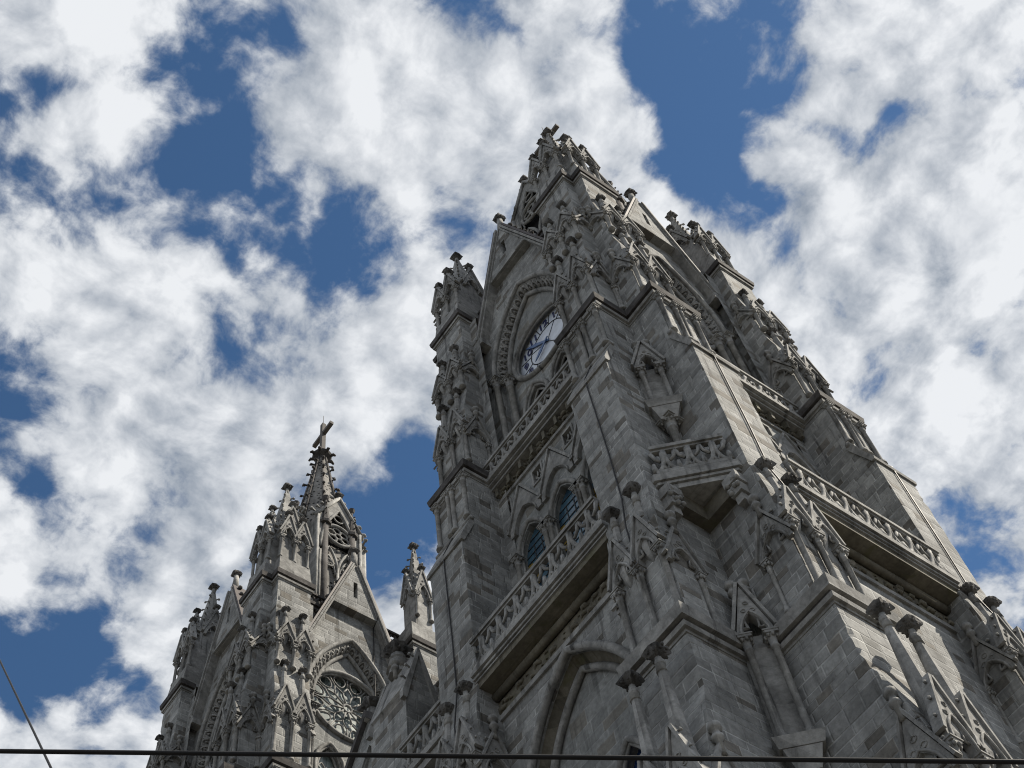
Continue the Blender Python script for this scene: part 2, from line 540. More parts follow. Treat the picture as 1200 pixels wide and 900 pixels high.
def spirelet_mesh(h, r0, r1):
    b = MB()
    b.lathe(0, 0, [(0.08, -0.7), (r0 * 0.75, -0.25), (r0, 0.1), (r0, 0.35), (r1, h - 0.25), (r1 * 1.25, h - 0.2), (r1 * 1.25, h - 0.08), (r1, h)], 8, 0, False, math.pi / 8)
    return b.mesh('spirelet', M['trim'])

FIN = [finial_mesh(0.62, i, 0.35, 0.12) for i in range(6)]
FIN_C = [finial_mesh(0.50, i + 20, 0.40, 0.11) for i in range(6)]
FIN_S = [bobbin_mesh() for i in range(3)]
FIN_T = [finial_mesh(0.66, 9, 1.5, 0.22), finial_mesh(0.66, 10, 0.45, 0.13)]

def crockets(b, p0, p1, n, size=0.22, outv=(0, 0, 1), skip=0):
    p0, p1, ov = Vector(p0), Vector(p1), Vector(outv).normalized()
    d = (p1 - p0).normalized()
    for i in range(skip, n):
        p = p0.lerp(p1, (i + 0.6) / (n + 0.2))
        q = rnd.uniform(0.85, 1.15) * size
        b.tube([p - ov * 0.05, p + ov * q * 0.7 + d * q * 0.1, p + ov * q * 1.25 - d * q * 0.1, p + ov * q * 1.45 - d * q * 0.65],
               [q * 0.30, q * 0.26, q * 0.50, q * 0.25], 5, smooth=True)

def gablet_mesh(hw, zs, zb, za, th=0.32, croc=3, coping=0.13, tref=True, rise=None):
    """gabled arch plate: springs at zs (0 level), gable feet at zb, apex at za; face plane t=0..th outwards"""
    b = MB()
    ow = hw * 0.68
    atop = zs + (za - zs) * 0.42
    f = lambda u, z, t: (-t, u, z)
    outl = [(-hw, zs - 0.02), (-hw, zb), (0, za), (hw, zb), (hw, zs - 0.02)] + [(p[0], p[1]) for p in reversed(arch(0, ow, zs - 0.02, atop, 6))]
    b.prism(outl, f, 0, th)
    # rim roll of the arch and trefoil lumps
    b.tube([(-th - 0.02, u, z) for u, z in arch(0, ow + 0.06, zs, atop + 0.08, 6)], 0.055, 5)
    if tref:
        for u, z in ((0, atop + (za - atop) * 0.34), (-hw * 0.25, atop + 0.12), (hw * 0.25, atop + 0.12)):
            b.tube([(-th - 0.01, u + 0.13 * hw * math.cos(a), z + 0.13 * hw * math.sin(a)) for a in [k * math.pi / 4 for k in range(8)]], 0.03, 4, closed=True)
        for sgn in (-1, 1):
            b.tube([(-th + 0.08, sgn * ow, zs + (atop - zs) * 0.35), (-th + 0.06, sgn * ow * 0.45, zs + (atop - zs) * 0.32), (-th + 0.08, sgn * ow * 0.6, zs + (atop - zs) * 0.75)], [0.08, 0.05, 0.05], 5)
    # copings
    e = 0.07
    for sgn in (-1, 1):
        p0 = Vector((0, sgn * (hw + e), zb - e * 1.2))
        p1 = Vector((0, 0, za + e * 1.6))
        dd = (p1 - p0).normalized()
        nn = Vector((0, sgn * dd.z, -sgn * dd.y)) * (1 if sgn > 0 else 1)
        if nn.z < 0:
            nn = -nn
        q = [p0, p1, p1 + nn * coping, p0 + nn * coping]
        vs = [(-(th + 0.09), a.y, a.z) for a in q] + [(0.02, a.y, a.z) for a in q]
        b.add(vs, [(0, 1, 2, 3), (7, 6, 5, 4), (0, 4, 5, 1), (1, 5, 6, 2), (2, 6, 7, 3), (3, 7, 4, 0)])
        if croc:
            crockets(b, (-(th - 0.05), p0.y, p0.z + coping), (-(th - 0.05), p1.y, p1.z + coping), croc, 0.13, (0, nn.y, nn.z))
    return b

# ------------------------------------------------------------------ buttress kit
HB = 1.27                       # half width of a buttress
UB = 5.43                       # its centre line from the tower axis
PROF = [(11.0, -3), (11.0, 26.8), (10.0, 31.4), (10.0, 33.75), (9.62, 34.75), (9.62, 41.2), (9.36, 43.4), (9.36, 53.0), (8.62, 54.9),
        (8.62, 59.0), (8.42, 60.2), (8.05, 60.6), (8.05, 66.6), (7.72, 68.6), (7.72, 71.6), (7.46, 74.0), (7.46, 78.1), (3.5, 78.1), (3.5, -3)]

def buttress_body():
    """shaft with worn, uneven arrises: the outline is cut at every course and each corner moves a little by itself"""
    q = random.Random(3)
    line = []
    for (d0, z0), (d1, z1) in zip(PROF[:-3], PROF[1:-2]):
        n = max(1, int(round(abs(z1 - z0) / 0.36)))
        for k in range(n):
            line.append((d0 + (d1 - d0) * k / n, z0 + (z1 - z0) * k / n))
    line.append(PROF[-3])
    m = len(line)
    b = MB()
    vs = []
    for sg in (-1, 1):
        for d, z in line:
            c = 0.03 * q.random() + (0.07 if q.random() < 0.06 else 0)
            vs.append((-(d - c), sg * (HB - 0.6 * c), z))       # the arris itself
    for sg in (-1, 1):
        for d, z in line:
            vs.append((-(d - 0.22), sg * HB, z))                # flank just behind it
    for sg in (-1, 1):
        for d, z in line:
            vs.append((-d, sg * (HB - 0.22), z))                # front just beside it
    for sg in (-1, 1):
        for d, z in line:
            vs.append((-3.5, sg * HB, z))                       # back of the flank
    fs = []
    for k in range(m - 1):
        for si in (0, 1):
            a, f, g, r = si * m + k, 2 * m + si * m + k, 4 * m + si * m + k, 6 * m + si * m + k
            fs += [(a, a + 1, f + 1, f), (f, f + 1, r + 1, r), (a, a + 1, g + 1, g)]
        g0, g1 = 4 * m + k, 5 * m + k
        fs.append((g0, g0 + 1, g1 + 1, g1))
    e = m - 1
    fs.append((e, 4 * m + e, 5 * m + e, m + e, 3 * m + e, 7 * m + e, 6 * m + e, 2 * m + e))
    b.add(vs, fs)
    return b.mesh('buttress', M['ashlar'])

def cornice_mesh(d, z, steps, xin=6.55, sooted=True):
    b = MB()
    for i, (pr, z0, z1) in enumerate(steps):
        b.cur = 1 if (i == 2 or (sooted and i == 3)) else 0  # groove step coloured dark as its shadow line; sooted darkens the top step
        b.frustum(-(d + pr * 0.8), -xin, -HB - pr * 0.8, HB + pr * 0.8, z + z0, -(d + pr), -xin, -HB - pr, HB + pr, z + z1)
    return b.mesh('cornice', [M['trim'], M['cope']])

def setoff_mesh(d0, z0, d1, z1):
    b = MB()
    # sloped weathering cap with a small roll at its head
    ex = 0.09
    sl = Vector((d1 - d0, z1 - z0)).normalized()
    nn = Vector((sl.y, -sl.x))
    if nn.x < 0:
        nn = -nn
    p = [(d0 + ex, z0 - 0.18), (d0 + ex + 0.03, z0 + 0.02), (d1 + nn.x * 0.12, z1 + nn.y * 0.12), (d1 - 0.1, z1 + 0.1), (d1 - 0.1, z1 - 0.25), (d0 - 0.1, z0 - 0.18)]
    b.prism(p, FS(0), -HB - 0.10, HB + 0.10)
    b.tube([(-(d1 + 0.06), -HB - 0.16, z1 + 0.08), (-(d1 + 0.06), HB + 0.16, z1 + 0.08)], 0.15, 8)
    return b.mesh('weathering', M['trim'])

BODY = buttress_body()
COR_L = cornice_mesh(10.0, 33.8, [(0.04, 0, 0.12), (0.20, 0.124, 0.30), (0.10, 0.304, 0.52), (0.34, 0.524, 1.0)], 6.6, False)
COR_M = cornice_mesh(8.62, 58.95, [(0.05, 0, 0.14), (0.19, 0.144, 0.32), (0.10, 0.324, 0.5), (0.32, 0.504, 0.92)])
COR_T = cornice_mesh(7.46, 78.05, [(0.04, 0, 0.12), (0.15, 0.124, 0.28), (0.08, 0.284, 0.46), (0.27, 0.464, 0.88)])
SET = setoff_mesh(9.36, 52.9, 8.62, 54.9)
# stages: base z, spring z, gable apex z, front plane of the plates, body plane, finial z
STAGES = [(22.0, 26.6, 29.3, 11.0, 10.55, 32.3, 10.55), (35.0, 38.7, 41.0, 9.62, 9.3, 42.5, 9.85), (60.7, 64.2, 66.6, 8.05, 7.8, 68.5, 8.25), (69.0, 71.2, 73.0, 7.72, 7.5, 74.3, 7.9)]
ST_MESH = []
SPIRELET = [spirelet_mesh(zf - zs - 0.3, 0.36, 0.14) for zb, zs, za, d, dbk, zf, df in STAGES]
for zb, zs, za, d, dbk, zf, df in STAGES:
    hw = 0.62
    g = gablet_mesh(hw, zs, zs + 0.35, za, 0.28, 3, 0.11).mesh('gablet', M['trim'])
    side = gablet_mesh(0.80, zs - 0.9 if zb != 69.0 else zs - 0.4, zs - 0.65 if zb != 69.0 else zs - 0.2, za - 1.0 if zb != 69.0 else za - 0.6, 0.14, 2, 0.10).mesh('side_gablet', M['trim'])
    c = colonnette_mesh(zs - zb, 0.115)
    cs = colonnette_mesh((zs - 0.9 if zb != 69.0 else zs - 0.4) - zb, 0.085)
    ST_MESH.append((g, side, c, cs))
def cable_mesh(pts, r=0.035):
    b = MB()
    b.tube(pts, r, 5)
    return b.mesh('conductor_cable', M['iron'])
CABLE_B = cable_mesh([(-8.70, 0.05, 55.2), (-9.42, 0.08, 53.1), (-9.42, 0.02, 47.0), (-9.41, 0.07, 43.6), (-9.72, 0.03, 41.4), (-9.70, 0.0, 35.0)])
CABLE_G = cable_mesh([(-6.62, -1.75, 81.2), (-6.62, -1.78, 80.15), (-6.06, -1.8, 79.9), (-6.08, -1.82, 74.0), (-6.06, -1.8, 66.0)])
SH_M = colonnette_mesh(59.0 - 55.3, 0.12, 0.6)

def leafcap_mesh(seed):
    q = random.Random(seed)
    b = MB()
    b.lathe(0, 0, [(0.10, -0.5), (0.16, -0.1), (0.3, 0.15), (0.52, 0.42), (0.56, 0.52), (0.4, 0.56)], 12, 0.22, False, math.pi / 4)
    for k in range(9):
        a = q.uniform(0, 6.28)
        r = q.uniform(0.3, 0.5)
        b.lathe(r * math.cos(a), r * math.sin(a), [(0.04, 0.1), (0.13, 0.22), (0.11, 0.36), (0.03, 0.42)], 6)
    return b.mesh('leaf_capital', M['sooty'])

def buttress(tower, rz, side, dz, detail=2):
    """detail 2: everything; 1: body and cornices only"""
    p = Vector((0, side * UB, 0))
    p.rotate(Matrix.Rotation(rz, 3, 'Z'))
    o = link('buttress', BODY, tower, (p.x, p.y, 1.6), rz)
    link('cornice', COR_M, o, (0, 0, dz))
    link('cornice', COR_T, o, (0, 0, dz))
    if detail < 2:
        return o
    link('cornice', COR_L, o, (0, 0, dz))
    link('weathering', SET, o)
    link('conductor_cable', CABLE_B, o)
    for u in (-1.12, -0.16, 0.16, 1.12):
        link('colonnette', SH_M, o, (-8.70, u, 55.3))
    for si, (zb, zs, za, d, dbk, zf, df) in enumerate(STAGES):
        g, sd_, c, cs = ST_MESH[si]
        for u in (-0.64, 0.64):
            link('gablet', g, o, (-d + 0.001, u, 0))
            link('spirelet', SPIRELET[si], o, (-(d - 0.10), u, zs + 0.5))
            link('finial', (FIN if si < 2 else FIN_C)[rnd.randrange(6)], o, (-(d - 0.08), u, zf + rnd.uniform(-0.05, 0.05)), rnd.choice((0, 1, 2, 3)) * math.pi / 2 + rnd.uniform(-0.12, 0.12))
        for u in (-1.16, 0.0, 1.16):
            link('colonnette', c, o, (-(d + 0.15), u, zb))
        for s in (-1, 1):
            sg = link('gablet', sd_, o, (-(d - 0.62), s * (HB - 0.001), 0), -s * math.pi / 2)
            link('finial', FIN_S[si % 3], o, (-(d - 0.62), s * (HB + 0.16), za - (0.85 if zb != 69.0 else 0.45)))
            if zb == 22.0:
                continue
            link('colonnette', cs, o, (-(d - 1.22), s * (HB + 0.06), zb))
    return o

# ------------------------------------------------------------------ balustrade
def balustrade(b, A, B, z0, z1, n, nrm, th=0.10):
    A, B = Vector((A[0], A[1], 0)), Vector((B[0], B[1], 0))
    L = (B - A).length
    d = (B - A).normalized()
    nv = Vector((nrm[0], nrm[1], 0)).normalized()
    def pt(s, z, t=0.0):
        return A + d * s + nv * t + Vector((0, 0, z))
    def bar(s0, s1, za, zb, t0, t1):
        vs = [pt(s, z, t) for s in (s0, s1) for t in (t0, t1) for z in (za, zb)]
        b.add(vs, [(0, 1, 3, 2), (4, 6, 7, 5), (0, 4, 5, 1), (2, 3, 7, 6), (0, 2, 6, 4), (1, 5, 7, 3)])
    bar(0, L, z1 - 0.20, z1, -0.16, 0.20)
    bar(0, L, z1 - 0.32, z1 - 0.203, -0.10, 0.12)
    bar(0, L, z0, z0 + 0.20, -0.12, 0.14)
    w_ = L / n
    h0, h1 = z0 + 0.18, z1 - 0.30
    H = h1 - h0
    for i in range(n):
        s0 = i * w_
        for sg in (1, -1):
            base = s0 if sg > 0 else s0 + w_
            arc = []
            for k in range(7):
                a = k / 6 * math.pi / 2
                arc.append((base + sg * (w_ * 0.5) * math.sin(a) * 0.98, h1 - H * math.cos(a) if False else h0 + H * (1 - math.cos(a))))
            b.tube([pt(s, z) for s, z in arc], [0.16, 0.13, 0.11, 0.10, 0.11, 0.13, 0.15], 6, smooth=True)
            # cusp inside the peak and a leaf in the upper spandrel
            b.tube([pt(base + sg * w_ * 0.34, h0 + H * 0.30), pt(base + sg * w_ * 0.44, h0 + H * 0.20), pt(base + sg * w_ * 0.42, h0 + H * 0.05)], [0.10, 0.07, 0.06], 5)
            b.tube([pt(base + sg * w_ * 0.02, h1), pt(base + sg * w_ * 0.12, h0 + H * 0.72), pt(base + sg * w_ * 0.30, h0 + H * 0.55)], [0.12, 0.08, 0.07], 5)
        b.tube([pt(s0 + w_ * 0.5, h1 - 0.1), pt(s0 + w_ * 0.5, h0 + H * 0.62)], [0.16, 0.06], 6)
        b.tube([pt(s0, h0), pt(s0, h0 + H * 0.45)], [0.15, 0.08], 6)
    b.tube([pt(L, h0), pt(L, h0 + H * 0.45)], [0.15, 0.08], 6)

def frieze(b, u0, u1, z0, z1, d, step=0.32, amp=0.09):
    k = int((u1 - u0) / step)
    for r in range(2):
        for i in range(k):
            u = u0 + (i + 0.5 + 0.4 * r) * (u1 - u0) / (k + 0.5)
            z = z0 + (z1 - z0) * (0.3 + 0.42 * r) + rnd.uniform(-0.12, 0.12)
            u += rnd.uniform(-0.4, 0.4) * step
            q = (z1 - z0) * 0.24 * rnd.uniform(0.4, 1.5)
            a = rnd.uniform(-0.6, 0.6)
            b.tube([(-d + 0.04, u - q * math.cos(a), z - q * math.sin(a)), (-(d + amp), u - q * 0.3, z), (-(d + amp * 0.8), u + q * 0.5, z + q * 0.3), (-d + 0.04, u + q, z - q * 0.5)], [q * 0.3, q * 0.5, q * 0.45, q * 0.25], 5, smooth=True)

UI = 4.3
def face_meshes():
    fm = {}
    # ---- wall: three setbacks, with real openings
    b = MB()
    b.prism([(-UI, -3), (UI, -3), (UI, 42.6), (-UI, 42.6)], FA(7.9), 0, 0.5, [arch_hole(0, 3.45, 20, 34.6, 40.9, 12)[::-1]])
    Lw = [arch_hole(c, 0.86, 30.3, 33.4, 35.3, 8)[::-1] for c in (-1.25, 1.25)]
    b.cur = 1
    b.prism([(-UI, 19), (UI, 19), (UI, 41.6), (-UI, 41.6)], FA(7.2), 0, 0.45, Lw)
    fm['wall_low'] = b.mesh('wall', [M['ashlar'], M['panel']])
    b = MB()
    wins = [arch_hole(c, 0.92, 45.0, 52.3, 54.0, 8)[::-1] for c in (-2.46, 0, 2.46)]
    quats = [[(c - 0.32, 56.25), (c + 0.32, 56.25), (c + 0.32, 57.25), (c - 0.32, 57.25)] for c in (-3.72, -1.23, 1.23, 3.72)]
    b.prism([(-UI, 43.0), (UI, 43.0), (UI, 58.4), (-UI, 58.4)], FA(5.9), 0, 0.7, wins + quats)
    fm['wall_mid'] = b.mesh('wall', M['panel'])
    b = MB()
    big = arch_hole(0, 3.35, 59.2, 70.3, 77.1, 14)[::-1]
    b.prism([(-UI, 58.6), (UI, 58.6), (UI, 75.2), (3.46, 75.2), (1.80, 80.1), (-1.80, 80.1), (-3.46, 75.2), (-UI, 75.2)], FA(5.5), 0, 0.5, [big])
    b.prism([(-UI, 74.9), (-3.3, 74.9), (-1.8, 79.1), (-UI, 79.1)], FA(5.1), 0, 0.5)
    b.prism([(UI, 74.9), (UI, 79.1), (1.8, 79.1), (3.3, 74.9)], FA(5.1), 0, 0.5)
    fm['wall_up'] = b.mesh('wall', M['ashlar'])
    b = MB()
    b.box(-8.4, -7.9, -UI, UI, -3, 42.6)
    fm['wall_flank'] = b.mesh('wall', M['ashlar'])
    # ---- big blind arch mouldings
    b = MB()
    for hw, zs, za, d, r in ((3.52, 34.6, 41.02, 8.42, 0.19), (3.0, 34.6, 40.35, 7.78, 0.17)):
        b.tube([(-d, hw, 20)] + [(-d, u, z) for u, z in reversed(arch(0, hw, zs, za, 14))] + [(-d, -hw, 20)], r, 7)
    pa = [(3.0, 20)] + list(reversed(arch(0, 3.0, 34.6, 40.35, 14))) + [(-3.0, 20)]
    po = [(3.5, 20)] + list(reversed(arch(0, 3.5, 34.6, 40.95, 14))) + [(-3.5, 20)]
    b.cur = 1
    b.pts([(-7.66, u, z) for u, z in pa], [(-8.2, u, z) for u, z in po])
    b.cur = 0
    for c in (-1.25, 1.25):
        for hw, d, r in ((0.98, 7.7, 0.15), (0.80, 7.62, 0.09)):
            b.tube([(-d, c + hw, 30)] + [(-d, u, z) for u, z in reversed(arch(c, hw, 33.4, 35.3 + (hw - 0.8), 8))] + [(-d, c - hw, 30)], r, 6)
    fm['arch_low'] = b.mesh('arch_moulding', [M['trim'], M['mossy']])
    # ---- lower balcony
    b = MB()
    b.box(-8.52, -7.9, -UI, UI, 41.15, 41.42)
    b.cur = 1
    b.box(-8.46, -8.0, -UI, UI, 41.42, 42.2)
    frieze(b, -UI, UI, 41.45, 42.15, 8.46, 0.55, 0.05)
    b.tube([(-8.60, -UI, 42.36), (-8.60, UI, 42.36)], 0.19, 10)
    b.box(-9.36, -6.0, -UI, UI, 42.56, 42.86)
    b.cur = 0
    b.box(-9.44, -9.0, -UI, UI, 42.864, 42.96)
    b.box(-9.52, -6.2, -UI, UI, 42.99, 43.12)
    b.box(-9.62, -6.1, -UI, UI, 43.16, 43.46)
    fm['slab_low'] = b.mesh('balcony_slab', [M['trim'], M['mossy']])
    b = MB()
    balustrade(b, (-9.42, -4.15), (-9.42, 4.15), 43.46, 45.3, 7, (-1, 0))
    fm['bal_low'] = b.mesh('balustrade', M['trim'])
    # ---- mid balcony
    b = MB()
    b.box(-6.72, -6.2, -UI, UI, 57.75, 57.98)
    b.cur = 1
    b.box(-6.66, -6.2, -UI, UI, 57.98, 58.72)
    for i in range(9):
        u = -3.9 + i * 0.975
        b.box(-6.98, -6.6, u - 0.1, u + 0.1, 58.05, 58.68)
    frieze(b, -UI, UI, 58.0, 58.7, 6.66, 0.35, 0.1)
    b.cur = 0
    b.box(-7.06, -5.6, -UI, UI, 58.724, 58.90)
    b.box(-7.22, -5.6, -UI, UI, 58.93, 59.08)
    b.box(-7.40, -5.6, -UI, UI, 59.12, 59.40)
    fm['slab_mid'] = b.mesh('balcony_slab', [M['trim'], M['mossy']])
    b = MB()
    balustrade(b, (-7.22, -4.15), (-7.22, 4.15), 59.40, 60.75, 8, (-1, 0))
    fm['bal_mid'] = b.mesh('balustrade', M['trim'])
    # ---- lancet windows
    b = MB()
    for hw, d, r in ((1.06, 6.62, 0.14), (0.93, 6.5, 0.08)):
        b.tube([(-d, hw, 45)] + [(-d, u, z) for u, z in reversed(arch(0, hw, 52.3, 54.0 + (hw - 0.8) * 1.1, 8))] + [(-d, -hw, 45)], r, 6)
    fm['win_frame'] = b.mesh('frame', M['trim'])
    b = MB()
    poly = arch_hole(0, 0.94, 45, 52.3, 54.05, 8)
    b.prism(poly, FA(6.22), 0, 0.03)
    b.cur = 1
    for u in (-0.27, 0.27):
        b.box(-6.28, -6.251, u - 0.025, u + 0.025, 45, 53.0)
    for k in range(18):
        z = 45.4 + k * 0.47
        hw = 0.92 if z < 52.3 else max(0.1, 0.92 * (1 - ((z - 52.3) / 1.8) ** 1.5))
        b.box(-6.285, -6.252, -hw, hw, z, z + 0.045)
    b.cur = 2
    b.prism([(0.28, 50.2), (0.93, 50.2), (0.93, 52.0), (0.60, 51.9), (0.36, 51.2)], FA(6.252), 0, 0.01)
    b.prism([(-0.93, 50.2), (-0.5, 50.2), (-0.7, 51.1), (-0.93, 51.4)], FA(6.252), 0, 0.01)
    fm['win_pane'] = b.mesh('pane', [M['glass'], M['iron'], M['amber']])
    b = gablet_mesh(1.18, 54.1, 54.62, 57.1, 0.16, 0, 0.13, False)
    fm['win_gab'] = b.mesh('gablet', M['trim'])
    b = MB()
    for c in (0.0,):
        q = [(c - 0.32, 56.25), (c + 0.32, 56.25), (c + 0.32, 57.25), (c - 0.32, 57.25)]
        b.prism([(c - 0.43, 56.12), (c + 0.43, 56.12), (c + 0.43, 57.40), (c - 0.43, 57.40)], FA(6.598), 0, 0.07, [q[::-1]])
        for sx, sz in ((-1, -1), (1, -1), (1, 1), (-1, 1)):
            b.tube([(-6.5, c + sx * 0.26, 56.75), (-6.5, c + sx * 0.10, 56.75 + sz * 0.12), (-6.5, c + sx * 0.07, 56.75 + sz * 0.4)], 0.05, 5)
    fm['quat'] = b.mesh('quatrefoil_frame', M['trim'])
    # ---- band arch with carved leaves
    b = MB()
    oa = arch(0, 3.35, 70.3, 77.1, 12)
    ia = arch(0, 2.70, 70.2, 76.35, 12)
    b.pts([(-6.0, u, z) for u, z in oa], [(-5.42, u, z) for u, z in ia])
    b.tube([(-6.06, u, z) for u, z in arch(0, 3.45, 70.3, 77.28, 16)], 0.17, 7)
    b.tube([(-5.5, u, z) for u, z in ia], 0.16, 7)
    n_ = len(oa)
    for i in range(1, n_ - 1):
        o_, i_ = Vector((-5.98, *oa[i])), Vector((-5.46, *ia[i]))
        o2, i2 = Vector((-5.98, *oa[i + 1])), Vector((-5.46, *ia[i + 1]))
        lift = Vector((-0.10, 0, 0))
        b.tube([o_.lerp(i_, 0.1), o_.lerp(i_, 0.5) + lift, o_.lerp(i_, 0.9)], [0.055, 0.08, 0.055], 6)
        arc = []
        for k in range(7):
            a = -0.35 + (math.pi + 0.7) * k / 6
            along = 0.5 - 0.42 * math.cos(a)
            rad = 0.78 - 0.42 * math.sin(a)
            arc.append(o_.lerp(o2, along).lerp(i_.lerp(i2, along), rad) + lift * (0.6 + math.sin(max(0, a))))
        b.tube(arc, [0.05, 0.065, 0.075, 0.08, 0.075, 0.065, 0.05], 5)
        m_ = o_.lerp(o2, 0.5).lerp(i_.lerp(i2, 0.5), 0.72) + lift
        b.tube([m_, m_ + lift * 1.6], [0.11, 0.04], 6)
    fm['band'] = b.mesh('arch_band', M['trim'])
    fm['shaft_tall'] = colonnette_mesh(70.2 - 60.2, 0.19, 0.8)
    # ---- upper gable
    b = MB()
    sl = [(-0.17, 81.6), (0.17, 81.6), (0.17, 83.4), (-0.17, 83.4)]
    b.prism([(-1.81, 80.103), (1.81, 80.103), (0, 85.35)], FA(5.45), 0, 1.1, [sl[::-1]])
    b.cur = 1
    b.box(-6.05, -5.9, -0.169, 0.169, 81.601, 83.399)
    fm['gable'] = b.mesh('gable', [M['ashlar'], M['void']])
    b = MB()
    for s in (-1, 1):
        p0, p1 = Vector((0, s * 3.48, 75.1)), Vector((0, 0, 85.4))
        dd = (p1 - p0).normalized()
        nn = Vector((0, s * dd.z, -s * dd.y))
        if nn.z < 0:
            nn = -nn
        for off, d0, d1, th, mi in ((0.0, 5.4, 6.62, 0.12, 0), (0.16, 5.4, 6.74, 0.14, 0), (0.34, 5.3, 6.70, 0.14, 1)):
            b.cur = mi
            q = [p0 + nn * off, p1 + nn * off, p1 + nn * (off + th), p0 + nn * (off + th)]
            vs = [(-d1, a.y, a.z) for a in q] + [(-d0, a.y, a.z) for a in q]
            b.add(vs, [(0, 1, 2, 3), (7, 6, 5, 4), (0, 4, 5, 1), (1, 5, 6, 2), (2, 6, 7, 3), (3, 7, 4, 0)])
        b.cur = 2
        crockets(b, (-6.2, p0.y, p0.z + 0.4), (-6.2, p1.y, p1.z + 0.4), 9, 0.34, (0, nn.y, nn.z), 1)
    b.cur = 0
    for s in (-1, 1):
        b.box(-6.7, -5.3, s * 3.6 - 0.3, s * 3.6 + 0.3, 74.4, 75.1)
    fm['coping'] = b.mesh('coping', [M['trim'], M['metalroof'], M['sooty']])
    # ---- parapet walk between gable and pinnacles
    b = MB()
    for s in (-1, 1):
        b = MB()
        u0, u1 = sorted((s * 1.6, s * 4.5))
        b.box(-5.85, -4.2, u0, u1, 79.1, 79.4)
        b.box(-5.98, -4.2, u0, u1, 79.44, 79.75)
        b.box(-5.7, -5.4, u0, u1, 79.75, 79.95)
        b.box(-5.72, -5.38, u0, u1, 80.95, 81.15)
        for k in range(4):
            uu = u0 + (k + 0.5) * (u1 - u0) / 4
            b.tube([(-5.55, uu - 0.25, 79.95), (-5.55, uu, 80.45), (-5.55, uu + 0.25, 80.95)], 0.1, 5)
            b.tube([(-5.55, uu + 0.25, 79.95), (-5.55, uu, 80.45), (-5.55, uu - 0.25, 80.95)], 0.1, 5)
        fm['parapet%d' % s] = b.mesh('parapet', M['cope'])
    return fm
FM = face_meshes()

def tympanum_mesh(r, zc, uc):
    b = MB()
    holes = [circ(uc, zc, r)[::-1]] + [arch_hole(c, 0.86, 60.5, 65.0, 66.8, 8)[::-1] for c in (-1.2, 1.2)]
    inner = [(-2.95, 59.2)] + [(2.95, 59.2)] + list(reversed(arch(0, 2.95, 70.2, 76.75, 14)))
    b.prism(inner, FA(5.0), 0, 0.4, holes)
    b.box(-5.2, -5.0, -4.0, 4.0, 59.0, 59.6)
    for s in (-1, 1):
        b.box(-5.53, -5.02, min(s * 2.75, s * 4.0), max(s * 2.75, s * 4.0), 59.2, 70.25)
    b.cur = 1
    b.tube([(-5.46, u, z) for u, z in circ(uc, zc, r + 0.12)], 0.17, 7, closed=True)
    b.tube([(-5.36, u, z) for u, z in circ(uc, zc, r - 0.04)], 0.10, 6, closed=True)
    for c in (-1.2, 1.2):
        for hw, d, rr in ((1.05, 5.46, 0.15), (0.9, 5.36, 0.10), (0.70, 5.15, 0.08)):
            b.tube([(-d, c + hw, 60)] + [(-d, u, z) for u, z in reversed(arch(c, hw, 65.0, 66.85 + (hw - 0.86) * 1.1, 8))] + [(-d, c - hw, 60)], rr, 6)
        b.tube([(-5.1, c, 60), (-5.1, c, 65.2)], 0.08, 6)
        b.tube([(-5.1, u, z) for u, z in arch(c - 0.38, 0.36, 64.6, 65.5, 5)], 0.06, 5)
        b.tube([(-5.1, u, z) for u, z in arch(c + 0.38, 0.36, 64.6, 65.5, 5)], 0.06, 5)
    return b.mesh('tympanum', [M['panel'], M['trim']])

def void_mesh():  # black sheets behind the openings, painting the darkness of the interior
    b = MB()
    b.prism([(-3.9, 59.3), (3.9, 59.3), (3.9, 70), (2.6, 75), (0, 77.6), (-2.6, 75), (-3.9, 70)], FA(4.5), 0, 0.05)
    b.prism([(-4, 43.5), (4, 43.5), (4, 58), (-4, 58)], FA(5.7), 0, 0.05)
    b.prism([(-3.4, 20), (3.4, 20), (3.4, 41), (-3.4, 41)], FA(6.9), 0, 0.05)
    return b.mesh('interior_dark_sheet', M['void'])
VOID = void_mesh()

def lowpane_mesh():
    b = MB()
    for c in (-1.25, 1.25):
        b.prism(arch_hole(c, 0.88, 30, 33.4, 35.32, 8), FA(7.22), 0, 0.03)
    return b.mesh('pane', M['glass_navy'])
LOWPANE = lowpane_mesh()

def text_mesh(body, size, mat, depth=0.02):
    cu = bpy.data.curves.new('numeral', 'FONT')
    cu.body = body
    cu.size = size
    cu.align_x = 'CENTER'
    cu.align_y = 'CENTER'
    cu.extrude = depth
    cu.offset = 0.012
    ob = bpy.data.objects.new('numeral', cu)
    col.objects.link(ob)
    dg = bpy.context.evaluated_depsgraph_get()
    me = bpy.data.meshes.new_from_object(ob.evaluated_get(dg))
    bpy.data.objects.remove(ob)
    bpy.data.curves.remove(cu)
    # text lies in its XY plane: turn it so that it reads from outside (-X side of the face frame)
    me.transform(Matrix(((0, 0, -1, 0), (-1, 0, 0, 0), (0, 1, 0, 0), (0, 0, 0, 1))))
    me.materials.clear()
    me.materials.append(mat)
    me.name = 'numeral'
    return me

